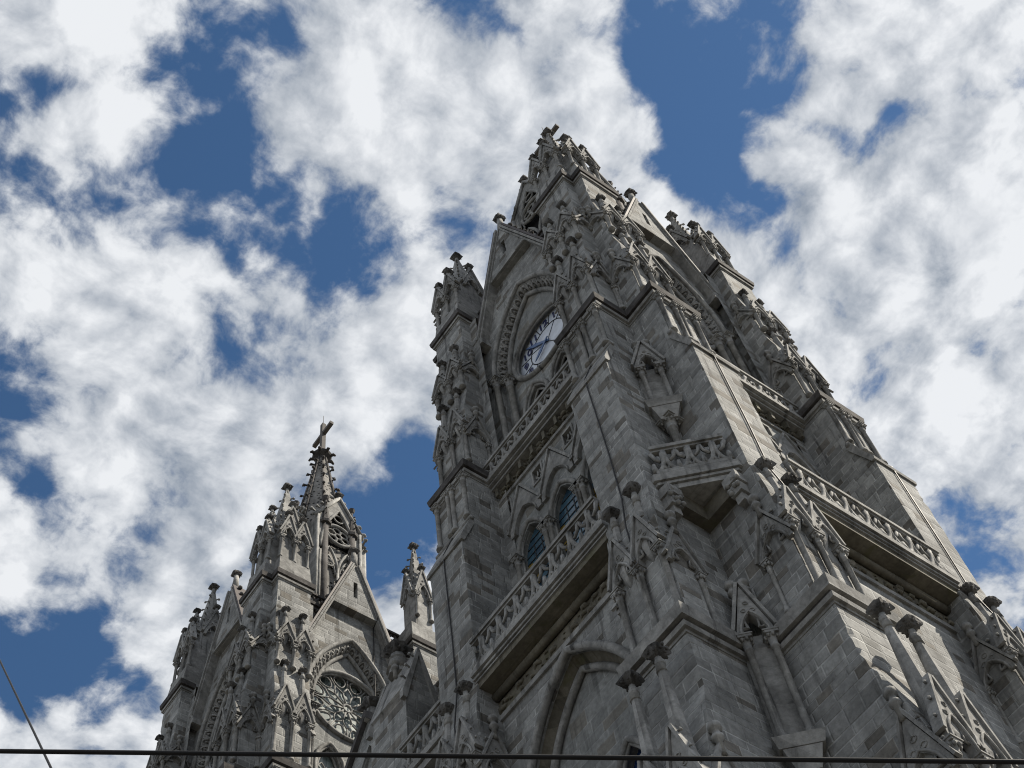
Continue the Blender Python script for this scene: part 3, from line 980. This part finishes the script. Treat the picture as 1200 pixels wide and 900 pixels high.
RC, ZC, UC = 2.50, 70.15, -0.25
def clock_parts():
    p = {}
    b = MB()
    b.prism(circ(UC, ZC, RC + 0.1, 48), FA(5.02), 0, 0.08)
    p['dial'] = b.mesh('dial', M['white'])
    b = MB()
    b.tube([(-5.11, u, z) for u, z in circ(UC, ZC, 1.5, 40)], 0.035, 4, closed=True)
    for k in range(12):
        a = math.pi / 12 + k * math.pi / 6
        b.tube([(-5.11, UC + 1.5 * math.cos(a), ZC + 1.5 * math.sin(a)), (-5.11, UC + 2.4 * math.cos(a), ZC + 2.4 * math.sin(a))], 0.03, 4)
    for a in (0.4, 2.2, 4.1):
        b.tube([(-5.11, UC, ZC), (-5.11, UC + 1.5 * math.cos(a), ZC + 1.5 * math.sin(a))], 0.025, 4)
    p['leading'] = b.mesh('leading', M['iron'])
    p['num'] = [text_mesh(str(k), 0.84, M['ink']) for k in range(1, 13)]
    def hand(L, w0, tail):
        b = MB()
        b.prism([(-w0 * 0.4, -tail), (w0 * 0.4, -tail), (w0 * 0.5, 0.0), (w0, L * 0.55), (w0 * 0.5, L * 0.85), (0, L), (-w0 * 0.5, L * 0.85), (-w0, L * 0.55), (-w0 * 0.5, 0)], FA(0), 0, 0.05)
        return b.mesh('hand', M['blue'])
    p['hand_long'] = hand(2.3, 0.13, 0.3)
    p['hand_short'] = hand(1.4, 0.14, 0.25)
    return p
CK = clock_parts()

ROSE_R, ROSE_Z, ROSE_U = 2.92, 71.2, -0.15
def rose_parts():
    p = {}
    b = MB()
    b.prism(circ(ROSE_U, ROSE_Z, ROSE_R + 0.1, 48), FA(4.92), 0, 0.05)
    for c in (-1.2, 1.2):
        b.prism(arch_hole(c, 0.88, 60.0, 65.0, 66.85, 8), FA(4.925), 0, 0.04)
    p['pane'] = b.mesh('pane', M['glass_green'])
    b = MB()
    def q(r, a, d=5.28):
        return (-d, ROSE_U + r * math.cos(a), ROSE_Z + r * math.sin(a))
    b.tube([q(0.32, k * math.pi / 8) for k in range(16)], 0.10, 6, closed=True)
    n = 12
    for k in range(n):
        a = 2 * math.pi * (k + 0.5) / n
        a2 = 2 * math.pi * (k + 1.0) / n
        st = math.pi / n
        b.tube([q(0.32, a), q(1.35, a)], 0.065, 6)
        b.lathe(0, 0, [(0.0, -0.1), (0.1, 0), (0.0, 0.1)], 6)
        b.v[-18:] = [(v[0] + q(1.35, a)[0], v[1] + q(1.35, a)[1], v[2] + q(1.35, a)[2]) for v in b.v[-18:]]
        # pointed head between two spokes
        b.tube([q(1.35, a), q(1.62, a + st * 0.5), q(1.95, a2)], 0.055, 5)
        b.tube([q(1.35, a + 2 * st), q(1.62, a2 + st * 0.5), q(1.95, a2)], 0.055, 5)
        # outer lights: teardrop loops
        loop = []
        for i in range(13):
            t = i / 12 * 2 * math.pi
            rr = 2.36 + 0.50 * math.cos(t) * 1.0
            wd = 0.44 * math.sin(t) * (1.0 + 0.35 * math.cos(t))
            loop.append(q(rr, a + wd / rr))
        b.tube(loop[:-1], 0.055, 5, closed=True)
        b.tube([q(1.95, a2), q(2.5, a2), q(ROSE_R, a2)], 0.06, 5)
    p['tracery'] = b.mesh('tracery', M['trim'])
    return p
RS = rose_parts()

def face(tower, rz, kind):
    T = (0, 0, 1.6)
    wl = link('wall', FM['wall_flank' if rz else 'wall_low'], tower, T, rz)
    if not rz:
        link('arch_moulding', FM['arch_low'], wl)
        link('pane', LOWPANE, wl)
    wm = link('wall', FM['wall_mid'], tower, T, rz)
    for c in (-3.72, -1.23, 1.23, 3.72):
        link('quatrefoil_frame', FM['quat'], wm, (0, c, 0))
    link('interior_dark_sheet', VOID, wm)
    wu = link('wall', FM['wall_up'], tower, T, rz)
    link('arch_band', FM['band'], wu)
    for u in (-3.42, -2.72, 2.72, 3.42):
        link('colonnette', FM['shaft_tall'], wu, (-5.72 if abs(u) < 3 else -6.05, u, 60.0 if abs(u) > 3 else 59.4))
    for k, (sl, ba) in enumerate((('slab_low', 'bal_low'), ('slab_mid', 'bal_mid'))):
        bo = link('balcony', FM[sl], tower, T, rz)
        link('balustrade', FM[ba], bo)
    for c in (-2.46, 0, 2.46):
        p = Vector((0, c, 0))
        p.rotate(Matrix.Rotation(rz, 3, 'Z'))
        wo = link('lancet_window', FM['win_frame'], tower, (p.x, p.y, 1.6), rz)
        link('pane', FM['win_pane'], wo)
        link('gablet', FM['win_gab'], wo, (-6.598, 0, 0))
        for s in (-1, 1):
            link('colonnette', WCOL, wo, (-6.74, s * 1.06, 46))
    go = link('gable', FM['gable'], tower, T, rz)
    link('coping', FM['coping'], go)
    if kind == 'rose' and rz:
        link('conductor_cable', CABLE_G, go)
    for s in (-1, 1):
        link('parapet', FM['parapet%d' % s], go)
    link('finial', FIN_T[0], go, (-6.3, 0, 85.8))
    if kind == 'clock':
        link('tympanum', tympanum_mesh(RC, ZC, UC), wu)
        ck = link('clock', CK['dial'], tower, T, rz)
        ck['label'] = 'white clock dial with blue numerals and blue hands'
        link('leading', CK['leading'], ck)
        for k in range(12):
            a = math.pi / 2 - (k + 1) * math.pi / 6
            link('numeral', CK['num'][k], ck, (-5.13, UC - 1.95 * math.cos(a), ZC + 1.95 * math.sin(a)))
        for nm, ang, dd in (('hand_long', 46, 5.16), ('hand_short', 128, 5.22)):
            h = link('hand', CK[nm], ck, (-dd, UC, ZC))
            h.rotation_euler = (-R(ang) if False else R(ang), 0, 0)
            h.rotation_euler = (-R(ang), 0, 0)
    else:
        link('tympanum', tympanum_mesh(ROSE_R, ROSE_Z, ROSE_U), wu)
        rs = link('rose_window', RS['tracery'], tower, T, rz)
        rs['label'] = 'round rose window of pale stone tracery over greenish glass'
        link('pane', RS['pane'], rs)
WCOL = colonnette_mesh(52.4 - 46, 0.13, 0.6)

# ------------------------------------------------------------------ corner pinnacle crown (authored for the corner at -x,-y)
def pinnacle_mesh():
    b = MB()
    c = -5.55
    # pedestals over the two buttresses
    for sw in (False, True):
        def bx(f, a):
            x0, x1, y0, y1, z0, X0, X1, Y0, Y1, z1 = a
            if sw:
                f(y0, y1, x0, x1, z0, Y0, Y1, X0, X1, z1)
            else:
                f(x0, x1, y0, y1, z0, X0, X1, Y0, Y1, z1)
        e = 0.004 if sw else 0.0
        bx(b.frustum, (-7.50, -4.3, -6.72, -4.15, 79.0 + e, -7.30, -4.3, -6.62, -4.25, 81.0 + e))
        bx(b.frustum, (-7.02, -4.6, -6.45, -4.45, 81.0, -6.95, -4.6, -6.40, -4.5, 84.0 + e))
        bx(b.frustum, (-6.9, -4.8, -6.35, -4.55, 84.0 + e, -6.2, -5.0, -5.8, -5.1, 86.0 + e))
    b.box(c - 0.95, c + 0.95, c - 0.95, c + 0.95, 81.0, 86.3)
    b.frustum(c - 0.82, c + 0.82, c - 0.82, c + 0.82, 86.3, c - 0.11, c + 0.11, c - 0.11, c + 0.11, 92.4)
    for sx in (-1, 1):
        for sy in (-1, 1):
            crockets(b, (c + sx * 0.72, c + sy * 0.72, 86.8), (c + sx * 0.13, c + sy * 0.13, 91.7), 5, 0.2, (sx, sy, 0.3))
    return b.mesh('pinnacle', M['trim'])
PIN = pinnacle_mesh()
PG_LOW = gablet_mesh(0.62, 83.7, 84.0, 86.2, 0.34, 2).mesh('gablet', M['trim'])
PG_HI = gablet_mesh(0.78, 85.4, 85.7, 88.4, 0.22, 3).mesh('gablet', M['trim'])
PCOL = colonnette_mesh(2.6, 0.11, 0.45)

def slim_mesh():
    b = MB()
    x, y = -6.5, -5.43
    b.frustum(-7.50, -4.3, -6.72, -4.15, 79.0, -7.30, -4.3, -6.62, -4.25, 81.0)
    b.box(x - 0.72, x + 0.72, y - 0.72, y + 0.72, 81.0, 85.8)
    b.frustum(x - 0.6, x + 0.6, y - 0.6, y + 0.6, 85.8, x - 0.11, x + 0.11, y - 0.11, y + 0.11, 91.6)
    for sx in (-1, 1):
        for sy in (-1, 1):
            crockets(b, (x + sx * 0.52, y + sy * 0.52, 86.4), (x + sx * 0.13, y + sy * 0.13, 91.0), 5, 0.2, (sx, sy, 0.3))
    return b.mesh('pinnacle', M['trim'])
SLIM = slim_mesh()
SG = gablet_mesh(0.62, 84.6, 84.9, 87.6, 0.2, 3).mesh('gablet', M['trim'])

def slim_pinnacle(tower, k):
    o = link('pinnacle', SLIM, tower, (0, 0, 1.6), k * math.pi / 2)
    x, y = -6.5, -5.43
    link('finial', FIN_T[1], o, (x, y, 91.4))
    for q in range(4):
        d = Matrix.Rotation(q * math.pi / 2, 3, 'Z') @ Vector((-0.71, 0, 0))
        link('gablet', SG, o, (x + d.x, y + d.y, 0), q * math.pi / 2)
        link('finial', FIN_C[q], o, (x + d.x * 1.2, y + d.y * 1.2, 87.6))
    for u in (-0.62, 0.62):
        link('colonnette', PCOL, o, (x - 0.8, y + u, 82.0))
    return o

def pinnacle(tower, k, detail=True):
    o = link('pinnacle', PIN, tower, (0, 0, 1.6), k * math.pi / 2)
    c = -5.55
    link('finial', FIN_T[1], o, (c, c, 92.2))
    if not detail:
        return o
    for sw in (0, 1):
        for u in (-6.05, -4.85):
            loc = (-6.96, u, 0) if not sw else (u, -6.96, 0)
            link('gablet', PG_LOW, o, loc, sw * math.pi / 2)
            link('finial', FIN_C[(sw + (u > -5.5) * 2) % 6], o, ((-7.1, u, 86.3) if not sw else (u, -7.1, 86.3)))
        for u in (-6.55, -5.45, -4.4):
            link('colonnette', PCOL, o, ((-7.15, u, 81.0) if not sw else (u, -7.15, 81.0)))
        # side gablets facing outwards along the buttress flank
        loc = (-6.15, -6.42, 0) if not sw else (-6.42, -6.15, 0)
    for q in range(4):
        d = Matrix.Rotation(q * math.pi / 2, 3, 'Z') @ Vector((-0.94, 0, 0))
        link('gablet', PG_HI, o, (c + d.x, c + d.y, 0), q * math.pi / 2)
        d2 = d * 1.15
        link('finial', FIN_C[(q + 2) % 6], o, (c + d2.x, c + d2.y, 88.5))
    return o

# ------------------------------------------------------------------ spire
SPX, SPY = 0.45, -0.35
def spire_meshes():
    m = {}
    def oct(r, z, k):
        a = math.pi / 8 + k * math.pi / 4
        return Vector((r * math.cos(a), r * math.sin(a), z))
    b = MB()
    rr = [(2.95, 77.5), (2.95, 92.0), (2.75, 93.0), (0.40, 109.6)]
    vs = [oct(r, z, k) for r, z in rr for k in range(8)]
    fs = [(i * 8 + k, i * 8 + (k + 1) % 8, (i + 1) * 8 + (k + 1) % 8, (i + 1) * 8 + k) for i in range(3) for k in range(8)]
    b.add(vs, fs + [tuple(24 + k for k in range(8))])
    m['body'] = b.mesh('spire', M['spire'])
    b = MB()
    for k in range(8):
        b.tube([oct(3.25, 79, k), oct(3.25, 94.6, k)], 0.30, 7)
        pc = oct(3.25, 0, k)
        b.lathe(pc.x, pc.y, [(0.5, 94.3), (0.55, 94.6), (0.38, 94.9), (0.09, 97.9), (0.2, 98.05), (0.3, 98.35), (0.12, 98.6)], 8, 0, False)
        crockets(b, (pc.x * 1.10, pc.y * 1.10, 95.0), (pc.x * 1.02, pc.y * 1.02, 97.6), 3, 0.17, (pc.x, pc.y, 0.3))
        p0, p1 = oct(2.82, 93, k), oct(0.42, 109.6, k)
        b.tube([p0, p1], [0.17, 0.09], 6)
        ov = Vector((p0.x, p0.y, 0.25))
        crockets(b, p0, p1, 9, 0.30, ov)
    m['rib'] = b.mesh('spire_rib', M['cope'])
    b = MB()
    b.lathe(0, 0, [(0.42, 109.3), (0.5, 109.6), (0.85, 109.9), (0.95, 110.15), (0.6, 110.3), (0.45, 110.6), (0.28, 110.9)], 8, 0.0, False)
    for k in range(8):
        a = k * math.pi / 4
        b.tube([(0.6 * math.cos(a), 0.6 * math.sin(a), 109.9), (1.05 * math.cos(a), 1.05 * math.sin(a), 110.1), (1.2 * math.cos(a), 1.2 * math.sin(a), 109.85)], [0.14, 0.16, 0.1], 6)
    m['collar'] = b.mesh('collar', M['cope'])
    b = MB()
    b.box(-0.2, 0.2, -0.2, 0.2, 110.7, 115.9)
    b.box(-0.18, 0.18, -1.55, 1.55, 113.9, 114.3)
    b.tube([(0, 0, 115.8), (0, 0, 117.6)], 0.025, 5)
    m['cross'] = b.mesh('cross', M['crossm'])
    # tall traceried gable window on a cardinal side; face plane at d=3.25
    b = MB()
    f = FA(3.2)
    hw = 2.05
    op = arch_hole(0, 1.68, 80.0, 91.0, 97.2, 10)
    b.prism([(-hw, 79.3), (hw, 79.3), (hw, 95.3), (0, 98.9), (-hw, 95.3)], FA(2.7), -1.3, 0.35, [op[::-1]])
    for s in (-1, 1):
        b.tube([(-3.15, s * (hw + 0.18), 94.9), (-3.15, 0, 99.0)], 0.13, 6)
        b.tube([(-2.95, s * (hw + 0.30), 95.1), (-2.95, 0, 99.3)], 0.12, 6)
        crockets(b, (-2.90, s * (hw + 0.36), 95.2), (-2.90, 0, 99.3), 5, 0.32, (0, s * 0.85, 0.5))
        b.tube([(-3.12, s * (hw - 0.08), 79.5), (-3.12, s * (hw - 0.08), 95.1)], 0.14, 6)
        b.tube([(-3.05, s * 1.62, 80), (-3.05, s * 1.62, 90.6)], 0.10, 6)
        sub = arch(s * 0.81, 0.80, 88.6, 91.6, 7)
        b.tube([(-3.00, u, z) for u, z in sub], 0.12, 6)
        b.tube([(-2.92, u, z) for u, z in arch(s * 0.81, 0.62, 88.4, 90.6, 6)], 0.08, 5)
        b.tube([(-2.96, u + s * 0.81, z) for u, z in circ(0, 89.6, 0.42, 12)], 0.08, 5, closed=True)
        for k in range(4):
            a = k * math.pi / 2 + 0.5
            b.tube([(-2.94, s * 0.81 + 0.2 * math.cos(a) + u, 89.6 + 0.2 * math.sin(a) + z) for u, z in circ(0, 0, 0.15, 7)], 0.05, 4, closed=True)
        b.tube([(-2.98, s * 1.45, 92.0), (-2.98, s * 1.15, 92.6), (-2.98, s * 1.3, 93.6)], 0.08, 5)
    b.tube([(-3.00, 0, 80), (-3.00, 0, 89.2)], 0.13, 6)
    b.tube([(-3.06, u, z) for u, z in circ(0, 93.6, 1.22, 22)], 0.15, 6, closed=True)
    for k in range(6):
        a = k * math.pi / 3 + 0.3
        b.tube([(-2.96, 0.66 * math.cos(a) + u, 93.6 + 0.66 * math.sin(a) + z) for u, z in circ(0, 0, 0.38, 9)], 0.09, 5, closed=True)
    b.tube([(-2.96, u, z) for u, z in circ(0, 93.6, 0.3, 9)], 0.08, 5, closed=True)
    b.tube([(-3.08, u, z) for u, z in arch(0, 1.66, 91.0, 97.1, 10)], 0.13, 6)
    b.tube([(-3.00, u, z) for u, z in circ(0, 96.0, 0.46, 10)], 0.08, 5, closed=True)
    b.cur = 1
    b.prism(op, FA(2.6), 0, 0.03)
    m['window'] = b.mesh('tracery_window', [M['trim'], M['void']])
    return m

def painted_holes(name, tone):
    m = stone(name, tone, (1.0, 0.97, 0.92), blocks=False, var=0.1)
    t = NT(m.node_tree)
    b = m.node_tree.nodes['Principled BSDF']
    src = b.inputs['Base Color'].links[0].from_socket
    g = t.new('ShaderNodeNewGeometry')
    v = t.new('ShaderNodeTexVoronoi')
    v.inputs['Scale'].default_value = 2.6
    t.l.new(g.outputs['Position'], v.inputs['Vector'])
    hole = t.ramp(v.outputs['Distance'], 0.27, 0.40, 1.0, 0.0)  # dark spots in the colour stand in for shaded piercings
    t.l.new(t.mix(hole, src, (0.012, 0.012, 0.012)), b.inputs['Base Color'])
    return m
M['spire'] = painted_holes('painted_hole_spire_stone', 0.2)
M['crossm'] = simple('weathered_cross_stone', (0.11, 0.104, 0.10), 0.85, 0.2)
SPM = spire_meshes()

def spire(tower, sx, sy, shift):
    o = link('spire', SPM['body'], tower, (sx, sy, 1.6))
    link('spire_rib', SPM['rib'], o)
    link('collar', SPM['collar'], o)
    link('cross', SPM['cross'], o)
    for k in range(4):
        wv = link('tracery_window', SPM['window'], o, shift if k == 0 else (0, 0, 0), k * math.pi / 2)
        p = Matrix.Rotation(k * math.pi / 2, 3, 'Z') @ Vector((-2.95, 0, 98.9)) + Vector(shift if k == 0 else (0, 0, 0))
        link('finial', FIN_T[1], o, p)

# ------------------------------------------------------------------ re-entrant corner: diagonal balcony and niches
DIAG = math.pi / 4
def corner_meshes():
    m = {}
    b = MB()
    e = -6.68
    for z0, z1, r in ((42.62, 42.9, 2.18), (42.93, 43.08, 2.30), (43.12, 43.55, 2.42)):
        poly = [(e + 0.02, e + 0.02), (e - r, e + 0.02), (e - r, e - 0.16), (e - 0.16, e - r), (e + 0.02, e - r)]
        n = len(poly)
        vs = [(x, y, z0) for x, y in poly] + [(x, y, z1) for x, y in poly]
        b.add(vs, [tuple(range(n))[::-1], tuple(n + i for i in range(n))] + [(i, (i + 1) % n, n + (i + 1) % n, n + i) for i in range(n)])
    b.cur = 1
    # two corbel beams along the walls, and their carved ends
    b.box(-8.75, -6.7, -7.12, -6.66, 41.75, 42.615)
    b.box(-7.12, -6.66, -8.75, -7.125, 41.753, 42.612)
    b.cur = 0
    for sw in (0, 1):
        for x0, x1, z0, z1, y0, y1 in ((-9.0, -8.3, 42.1, 42.60, -7.25, -6.68), (-8.92, -8.38, 41.5, 42.08, -7.15, -6.68), (-8.82, -8.46, 41.05, 41.48, -7.05, -6.68)):
            if sw:
                b.box(y0, y1, x0, x1, z0, z1)
            else:
                b.box(x0, x1, y0, y1, z0, z1)
        for q in range(7):
            a, c = rnd.uniform(-8.95, -8.4), rnd.uniform(41.5, 42.4)
            p = (a, -7.2, c) if not sw else (-7.2, a, c)
            b.lathe(p[0], p[1], [(0.03, -0.1), (0.12, -0.03), (0.1, 0.07), (0.02, 0.12)], 6, cz=p[2])
    m['slab'] = b.mesh('corner_balcony', [M['trim'], M['mossy']])
    b = MB()
    balustrade(b, (e - 2.2, e - 0.18), (e - 0.18, e - 2.2), 43.56, 45.4, 3, (-1, -1))
    m['rail'] = b.mesh('balustrade', M['trim'])
    # niche: a little gabled canopy on two shafts set across the corner
    def niche(zs, za, zb, hw, back):
        b = MB()
        g = gablet_mesh(hw, zs, zs + 0.3, za, 0.4, 0, 0.12)
        b.add(g.v, g.f)
        b.box(-0.55, -0.05, -hw - 0.08, -hw + 0.36, zs - 0.22, zs - 0.025)
        b.box(-0.55, -0.05, hw - 0.36, hw + 0.08, zs - 0.22, zs - 0.025)
        b.box(-0.02, 0.6, -hw, hw, zb, zs + 0.3)
        b.frustum(-0.50, 0.5, -hw - 0.1, hw + 0.1, zb - 0.42, -0.62, 0.5, -hw - 0.22, hw + 0.22, zb - 0.02)
        b.frustum(-0.30, 0.5, -0.35, 0.35, zb - 1.2, -0.48, 0.5, -hw, hw, zb - 0.44)
        return b.mesh('niche', M['trim'])
    m['niche_low'] = niche(34.7, 37.2, 29.9, 0.58, 0)
    m['niche_up'] = niche(53.2, 55.3, 50.0, 0.60, 0)
    m['col_low'] = colonnette_mesh(4.75, 0.12, 0.7)
    m['col_up'] = colonnette_mesh(3.15, 0.11, 0.6)
    m['stub'] = colonnette_mesh(49.0 - 45.0, 0.2, 0.7)
    return m
CN = corner_meshes()

def corner_details(tower):
    o = link('corner_balcony', CN['slab'], tower, (0, 0, 1.6))
    link('balustrade', CN['rail'], o)
    for nm, cm, zb, off in (('niche_low', 'col_low', 29.9, 0.62), ('niche_up', 'col_up', 50.0, 0.62)):
        q = -6.68 - off * 0.7071
        nn = link('niche', CN[nm], tower, (q, q, 1.6), DIAG)
        for s in (-1, 1):
            link('colonnette', CN[cm], nn, (-0.3, s * 0.42, zb))
        for s in (-1, 1):
            link('finial', FIN_S[0], nn, (-0.25, s * 0.22, (37.0 if zb < 40 else 55.1) - 0.25))
    st = link('colonnette', CN['stub'], tower, (-7.1, -7.1, 1.6 + 45.0))

# ------------------------------------------------------------------ towers
def core_mesh():
    b = MB()
    b.box(-4.4, 4.4, -4.4, 4.4, -1.6, 78.8)
    b.box(-5.0, 5.0, -5.0, 5.0, 77.2, 79.3)
    return b.mesh('core', M['ashlar'])
CORE = core_mesh()
BACK = None
def back_wall_mesh():
    b = MB()
    b.box(-6.0, -5.2, -UI, UI, -1.6, 79.0)
    b.prism([(-3.9, 75), (3.9, 75), (0, 88)], FA(5.5), 0, 0.5)
    return b.mesh('wall', M['ashlar'])
BACKW = back_wall_mesh()

def tower(name, label, x, y, kind, near):
    t = thing(name, label, 'tower', (x, y, 0), 'twin front towers of the church')
    link('core', CORE, t, (0, 0, 1.6))
    for k, rz in enumerate((0, math.pi / 2)):
        face(t, rz, kind)
        for s in (-1, 1):
            buttress(t, rz, s, 0.004 * k)
    for k, rz in ((2, math.pi), (3, -math.pi / 2)):
        link('wall', BACKW, t, (0, 0, 1.6), rz)
        for s in (-1, 1):
            buttress(t, rz, s, 0.004 * (k % 2), 1)
    for k in range(4):
        if k == 1 and not near:
            slim_pinnacle(t, k)
        else:
            pinnacle(t, k, k != 2)
    spire(t, *((1.0, -0.9, (-0.9, 0.6, 0)) if near else (SPX, SPY, (0, 0, 0))))
    corner_details(t)
    return t

TX, TY, TD = 33.02, 23.73, 34.06
t1 = tower('clock_tower', 'near grey stone tower with the white clock dial and blue hands', TX, TY, 'clock', True)
t2 = tower('rose_tower', 'farther grey tower with a rose window, topped by a stone cross', TX, TY + TD, 'rose', False)

# ------------------------------------------------------------------ church front between the towers
def central():
    X, Y = TX, TY
    b = MB()
    b.box(-7.0, -5.5, 6.9, 27.1, -1.6, 44.4)
    t = thing('church_front', 'dark stone church front with gabled pier, squeezed between the two towers', 'church', (X, Y, 0))
    wl = link('wall', b.mesh('wall', M['ashlar']), t, (0, 0, 1.6))
    b = MB()
    b.box(-8.9, -6.5, 6.85, 10.4, 42.6, 43.0)
    b.box(-9.02, -6.4, 6.85, 10.4, 43.04, 43.4)
    sl = link('balcony', b.mesh('balcony', M['trim']), t, (0, 0, 1.6))
    b = MB()
    balustrade(b, (-8.75, 6.9), (-8.75, 10.3), 43.4, 45.3, 3, (-1, 0))
    link('balustrade', b.mesh('balustrade', M['trim']), sl)
    # pier with a small gable on its flank, and the gabled aedicule beside it
    b = MB()
    b.box(-8.4, -6.7, 10.4, 13.2, -1.6, 49.7)
    b.add([(-8.4, 10.4, 49.7), (-6.7, 10.4, 49.7), (-7.6, 10.4, 52.6), (-8.4, 13.2, 49.7), (-6.7, 13.2, 49.7), (-7.6, 13.2, 52.6)], [(0, 1, 2), (5, 4, 3), (0, 2, 5, 3), (1, 4, 5, 2)])
    pr = link('pier', b.mesh('pier', M['ashlar']), t, (0, 0, 1.6))
    b = MB()
    for y0, w_ in ((10.28, 0.26), (13.04, 0.26)):
        b.prism([(8.62, 49.15), (7.6, 52.85), (6.5, 49.15), (6.5, 48.75), (6.72, 48.75), (7.6, 52.2), (8.4, 48.75), (8.62, 48.75)], FS(y0), 0, w_)
    b.prism([(8.5, 49.6), (7.6, 52.7), (6.6, 49.6), (6.7, 49.5), (7.6, 52.3), (8.4, 49.5)], FS(10.541), 0, 2.495)
    crockets(b, (-8.5, 10.4, 49.6), (-7.68, 10.4, 52.6), 3, 0.2, (-1, 0, 0.4))
    link('coping', b.mesh('coping', M['trim']), pr)
    b = MB()
    b.lathe(-7.6, 12.0, [(0.5, 52.4), (0.42, 53.4), (0.5, 53.5)], 8, 0, False)
    link('pedestal', b.mesh('pedestal', M['trim']), pr)
    link('finial', finial_mesh(1.1, 41, 0.5, 0.4), pr, (-7.6, 12.0, 53.3))
    link('finial', FIN_S[0], pr, (-8.55, 10.9, 51.0))
    b = MB()
    b.prism([(13.21, -1.6), (16.6, -1.6), (16.6, 49.3), (14.6, 52.0), (13.21, 50.2)], FA(6.0), 0, 1.6, [[(13.5, 30), (15.7, 30), (15.7, 48.6), (14.6, 50.2), (13.5, 48.8)][::-1]])
    b.box(-7.35, -6.2, 13.4, 15.9, 29, 50.2)
    ae = link('aedicule', b.mesh('aedicule', M['panel']), t, (0, 0, 1.6))
    b = MB()
    b.prism([(16.95, 48.9), (16.95, 49.3), (14.6, 52.5), (13.22, 50.75), (13.22, 50.3), (14.6, 52.0)], FA(5.9), 0, 1.95)
    link('coping', b.mesh('coping', M['cope']), ae)
    link('finial', finial_mesh(0.95, 43, 0.35, 0.3), ae, (-7.4, 14.6, 52.3))
    # nave body and roof behind the front
    n = thing('nave', 'long stone nave with a brown metal roof behind the two towers', 'church', (X, Y, 0))
    b = MB()
    b.box(7.5, 70, 8.5, 25.5, -1.6, 36)
    link('wall', b.mesh('wall', M['ashlar']), n, (0, 0, 1.6))
    b = MB()
    b.add([(-5.4, 8.0, 36), (-5.4, 26.0, 36), (-5.4, 17.0, 45), (70, 8.0, 36), (70, 26, 36), (70, 17.0, 45)], [(0, 1, 2), (3, 5, 4), (0, 2, 5, 3), (1, 4, 5, 2), (0, 3, 4, 1)])
    link('roof', b.mesh('roof', M['metalroof']), n, (0, 0, 1.6))
central()

# ------------------------------------------------------------------ overhead wires
def wire(name, label, a, c, ext0, ext1, r, sag):
    a, c = Vector(a), Vector(c)
    L = (c - a)
    pts = []
    N = 40
    for i in range(N + 1):
        t = -ext0 + (1 + ext0 + ext1) * i / N
        p = a + L * t
        q = (i / N - 0.5) * 2
        p.z -= sag * (1 - q * q)
        pts.append(p)
    b = MB()
    b.tube(pts, r, 8)
    o = link(name, b.mesh(name, M['rubber']))
    o['label'] = label
    o['category'] = 'wire'
    o['group'] = 'overhead street wires'
wire('overhead_wire', 'thick black overhead wire running level across the bottom of the view', (2.1, 8.75, 9.33 + 1.6 + 0.04), (8.3, 3.48, 7.69 + 1.6 + 0.04), 2.5, 2.5, 0.020, 0.04)
wire('overhead_wire', 'thin black wire slanting steeply through the cloudy sky at lower left', (1.87 * 1.4, 8.8 * 1.4, 10.41 * 1.4 + 1.6), (2.52, 8.64, 9.26 + 1.6), 2.0, 0.9, 0.012, 0.0)

# ------------------------------------------------------------------ ground, street and pavement (below the view)
def sheet(name, x0, x1, y0, y1, z, m, h=0.0):
    b = MB()
    if h:
        b.box(x0, x1, y0, y1, z - h, z)
    else:
        b.add([(x0, y0, z), (x1, y0, z), (x1, y1, z), (x0, y1, z)], [(0, 1, 2, 3)])
    o = link(name, b.mesh(name, m))
    o['kind'] = 'structure'
sheet('ground', -1500, 1500, -1500, 1500, -0.02, M['ground'])
sheet('road', -4.0, 4.0, -400, 400, -0.012, M['asphalt'])
sheet('pavement', 4.0, 80.0, -30, 110, 0.13, M['paving'], 0.14)
sheet('pavement', -8.0, -4.0, -400, 400, 0.125, M['paving'], 0.14)
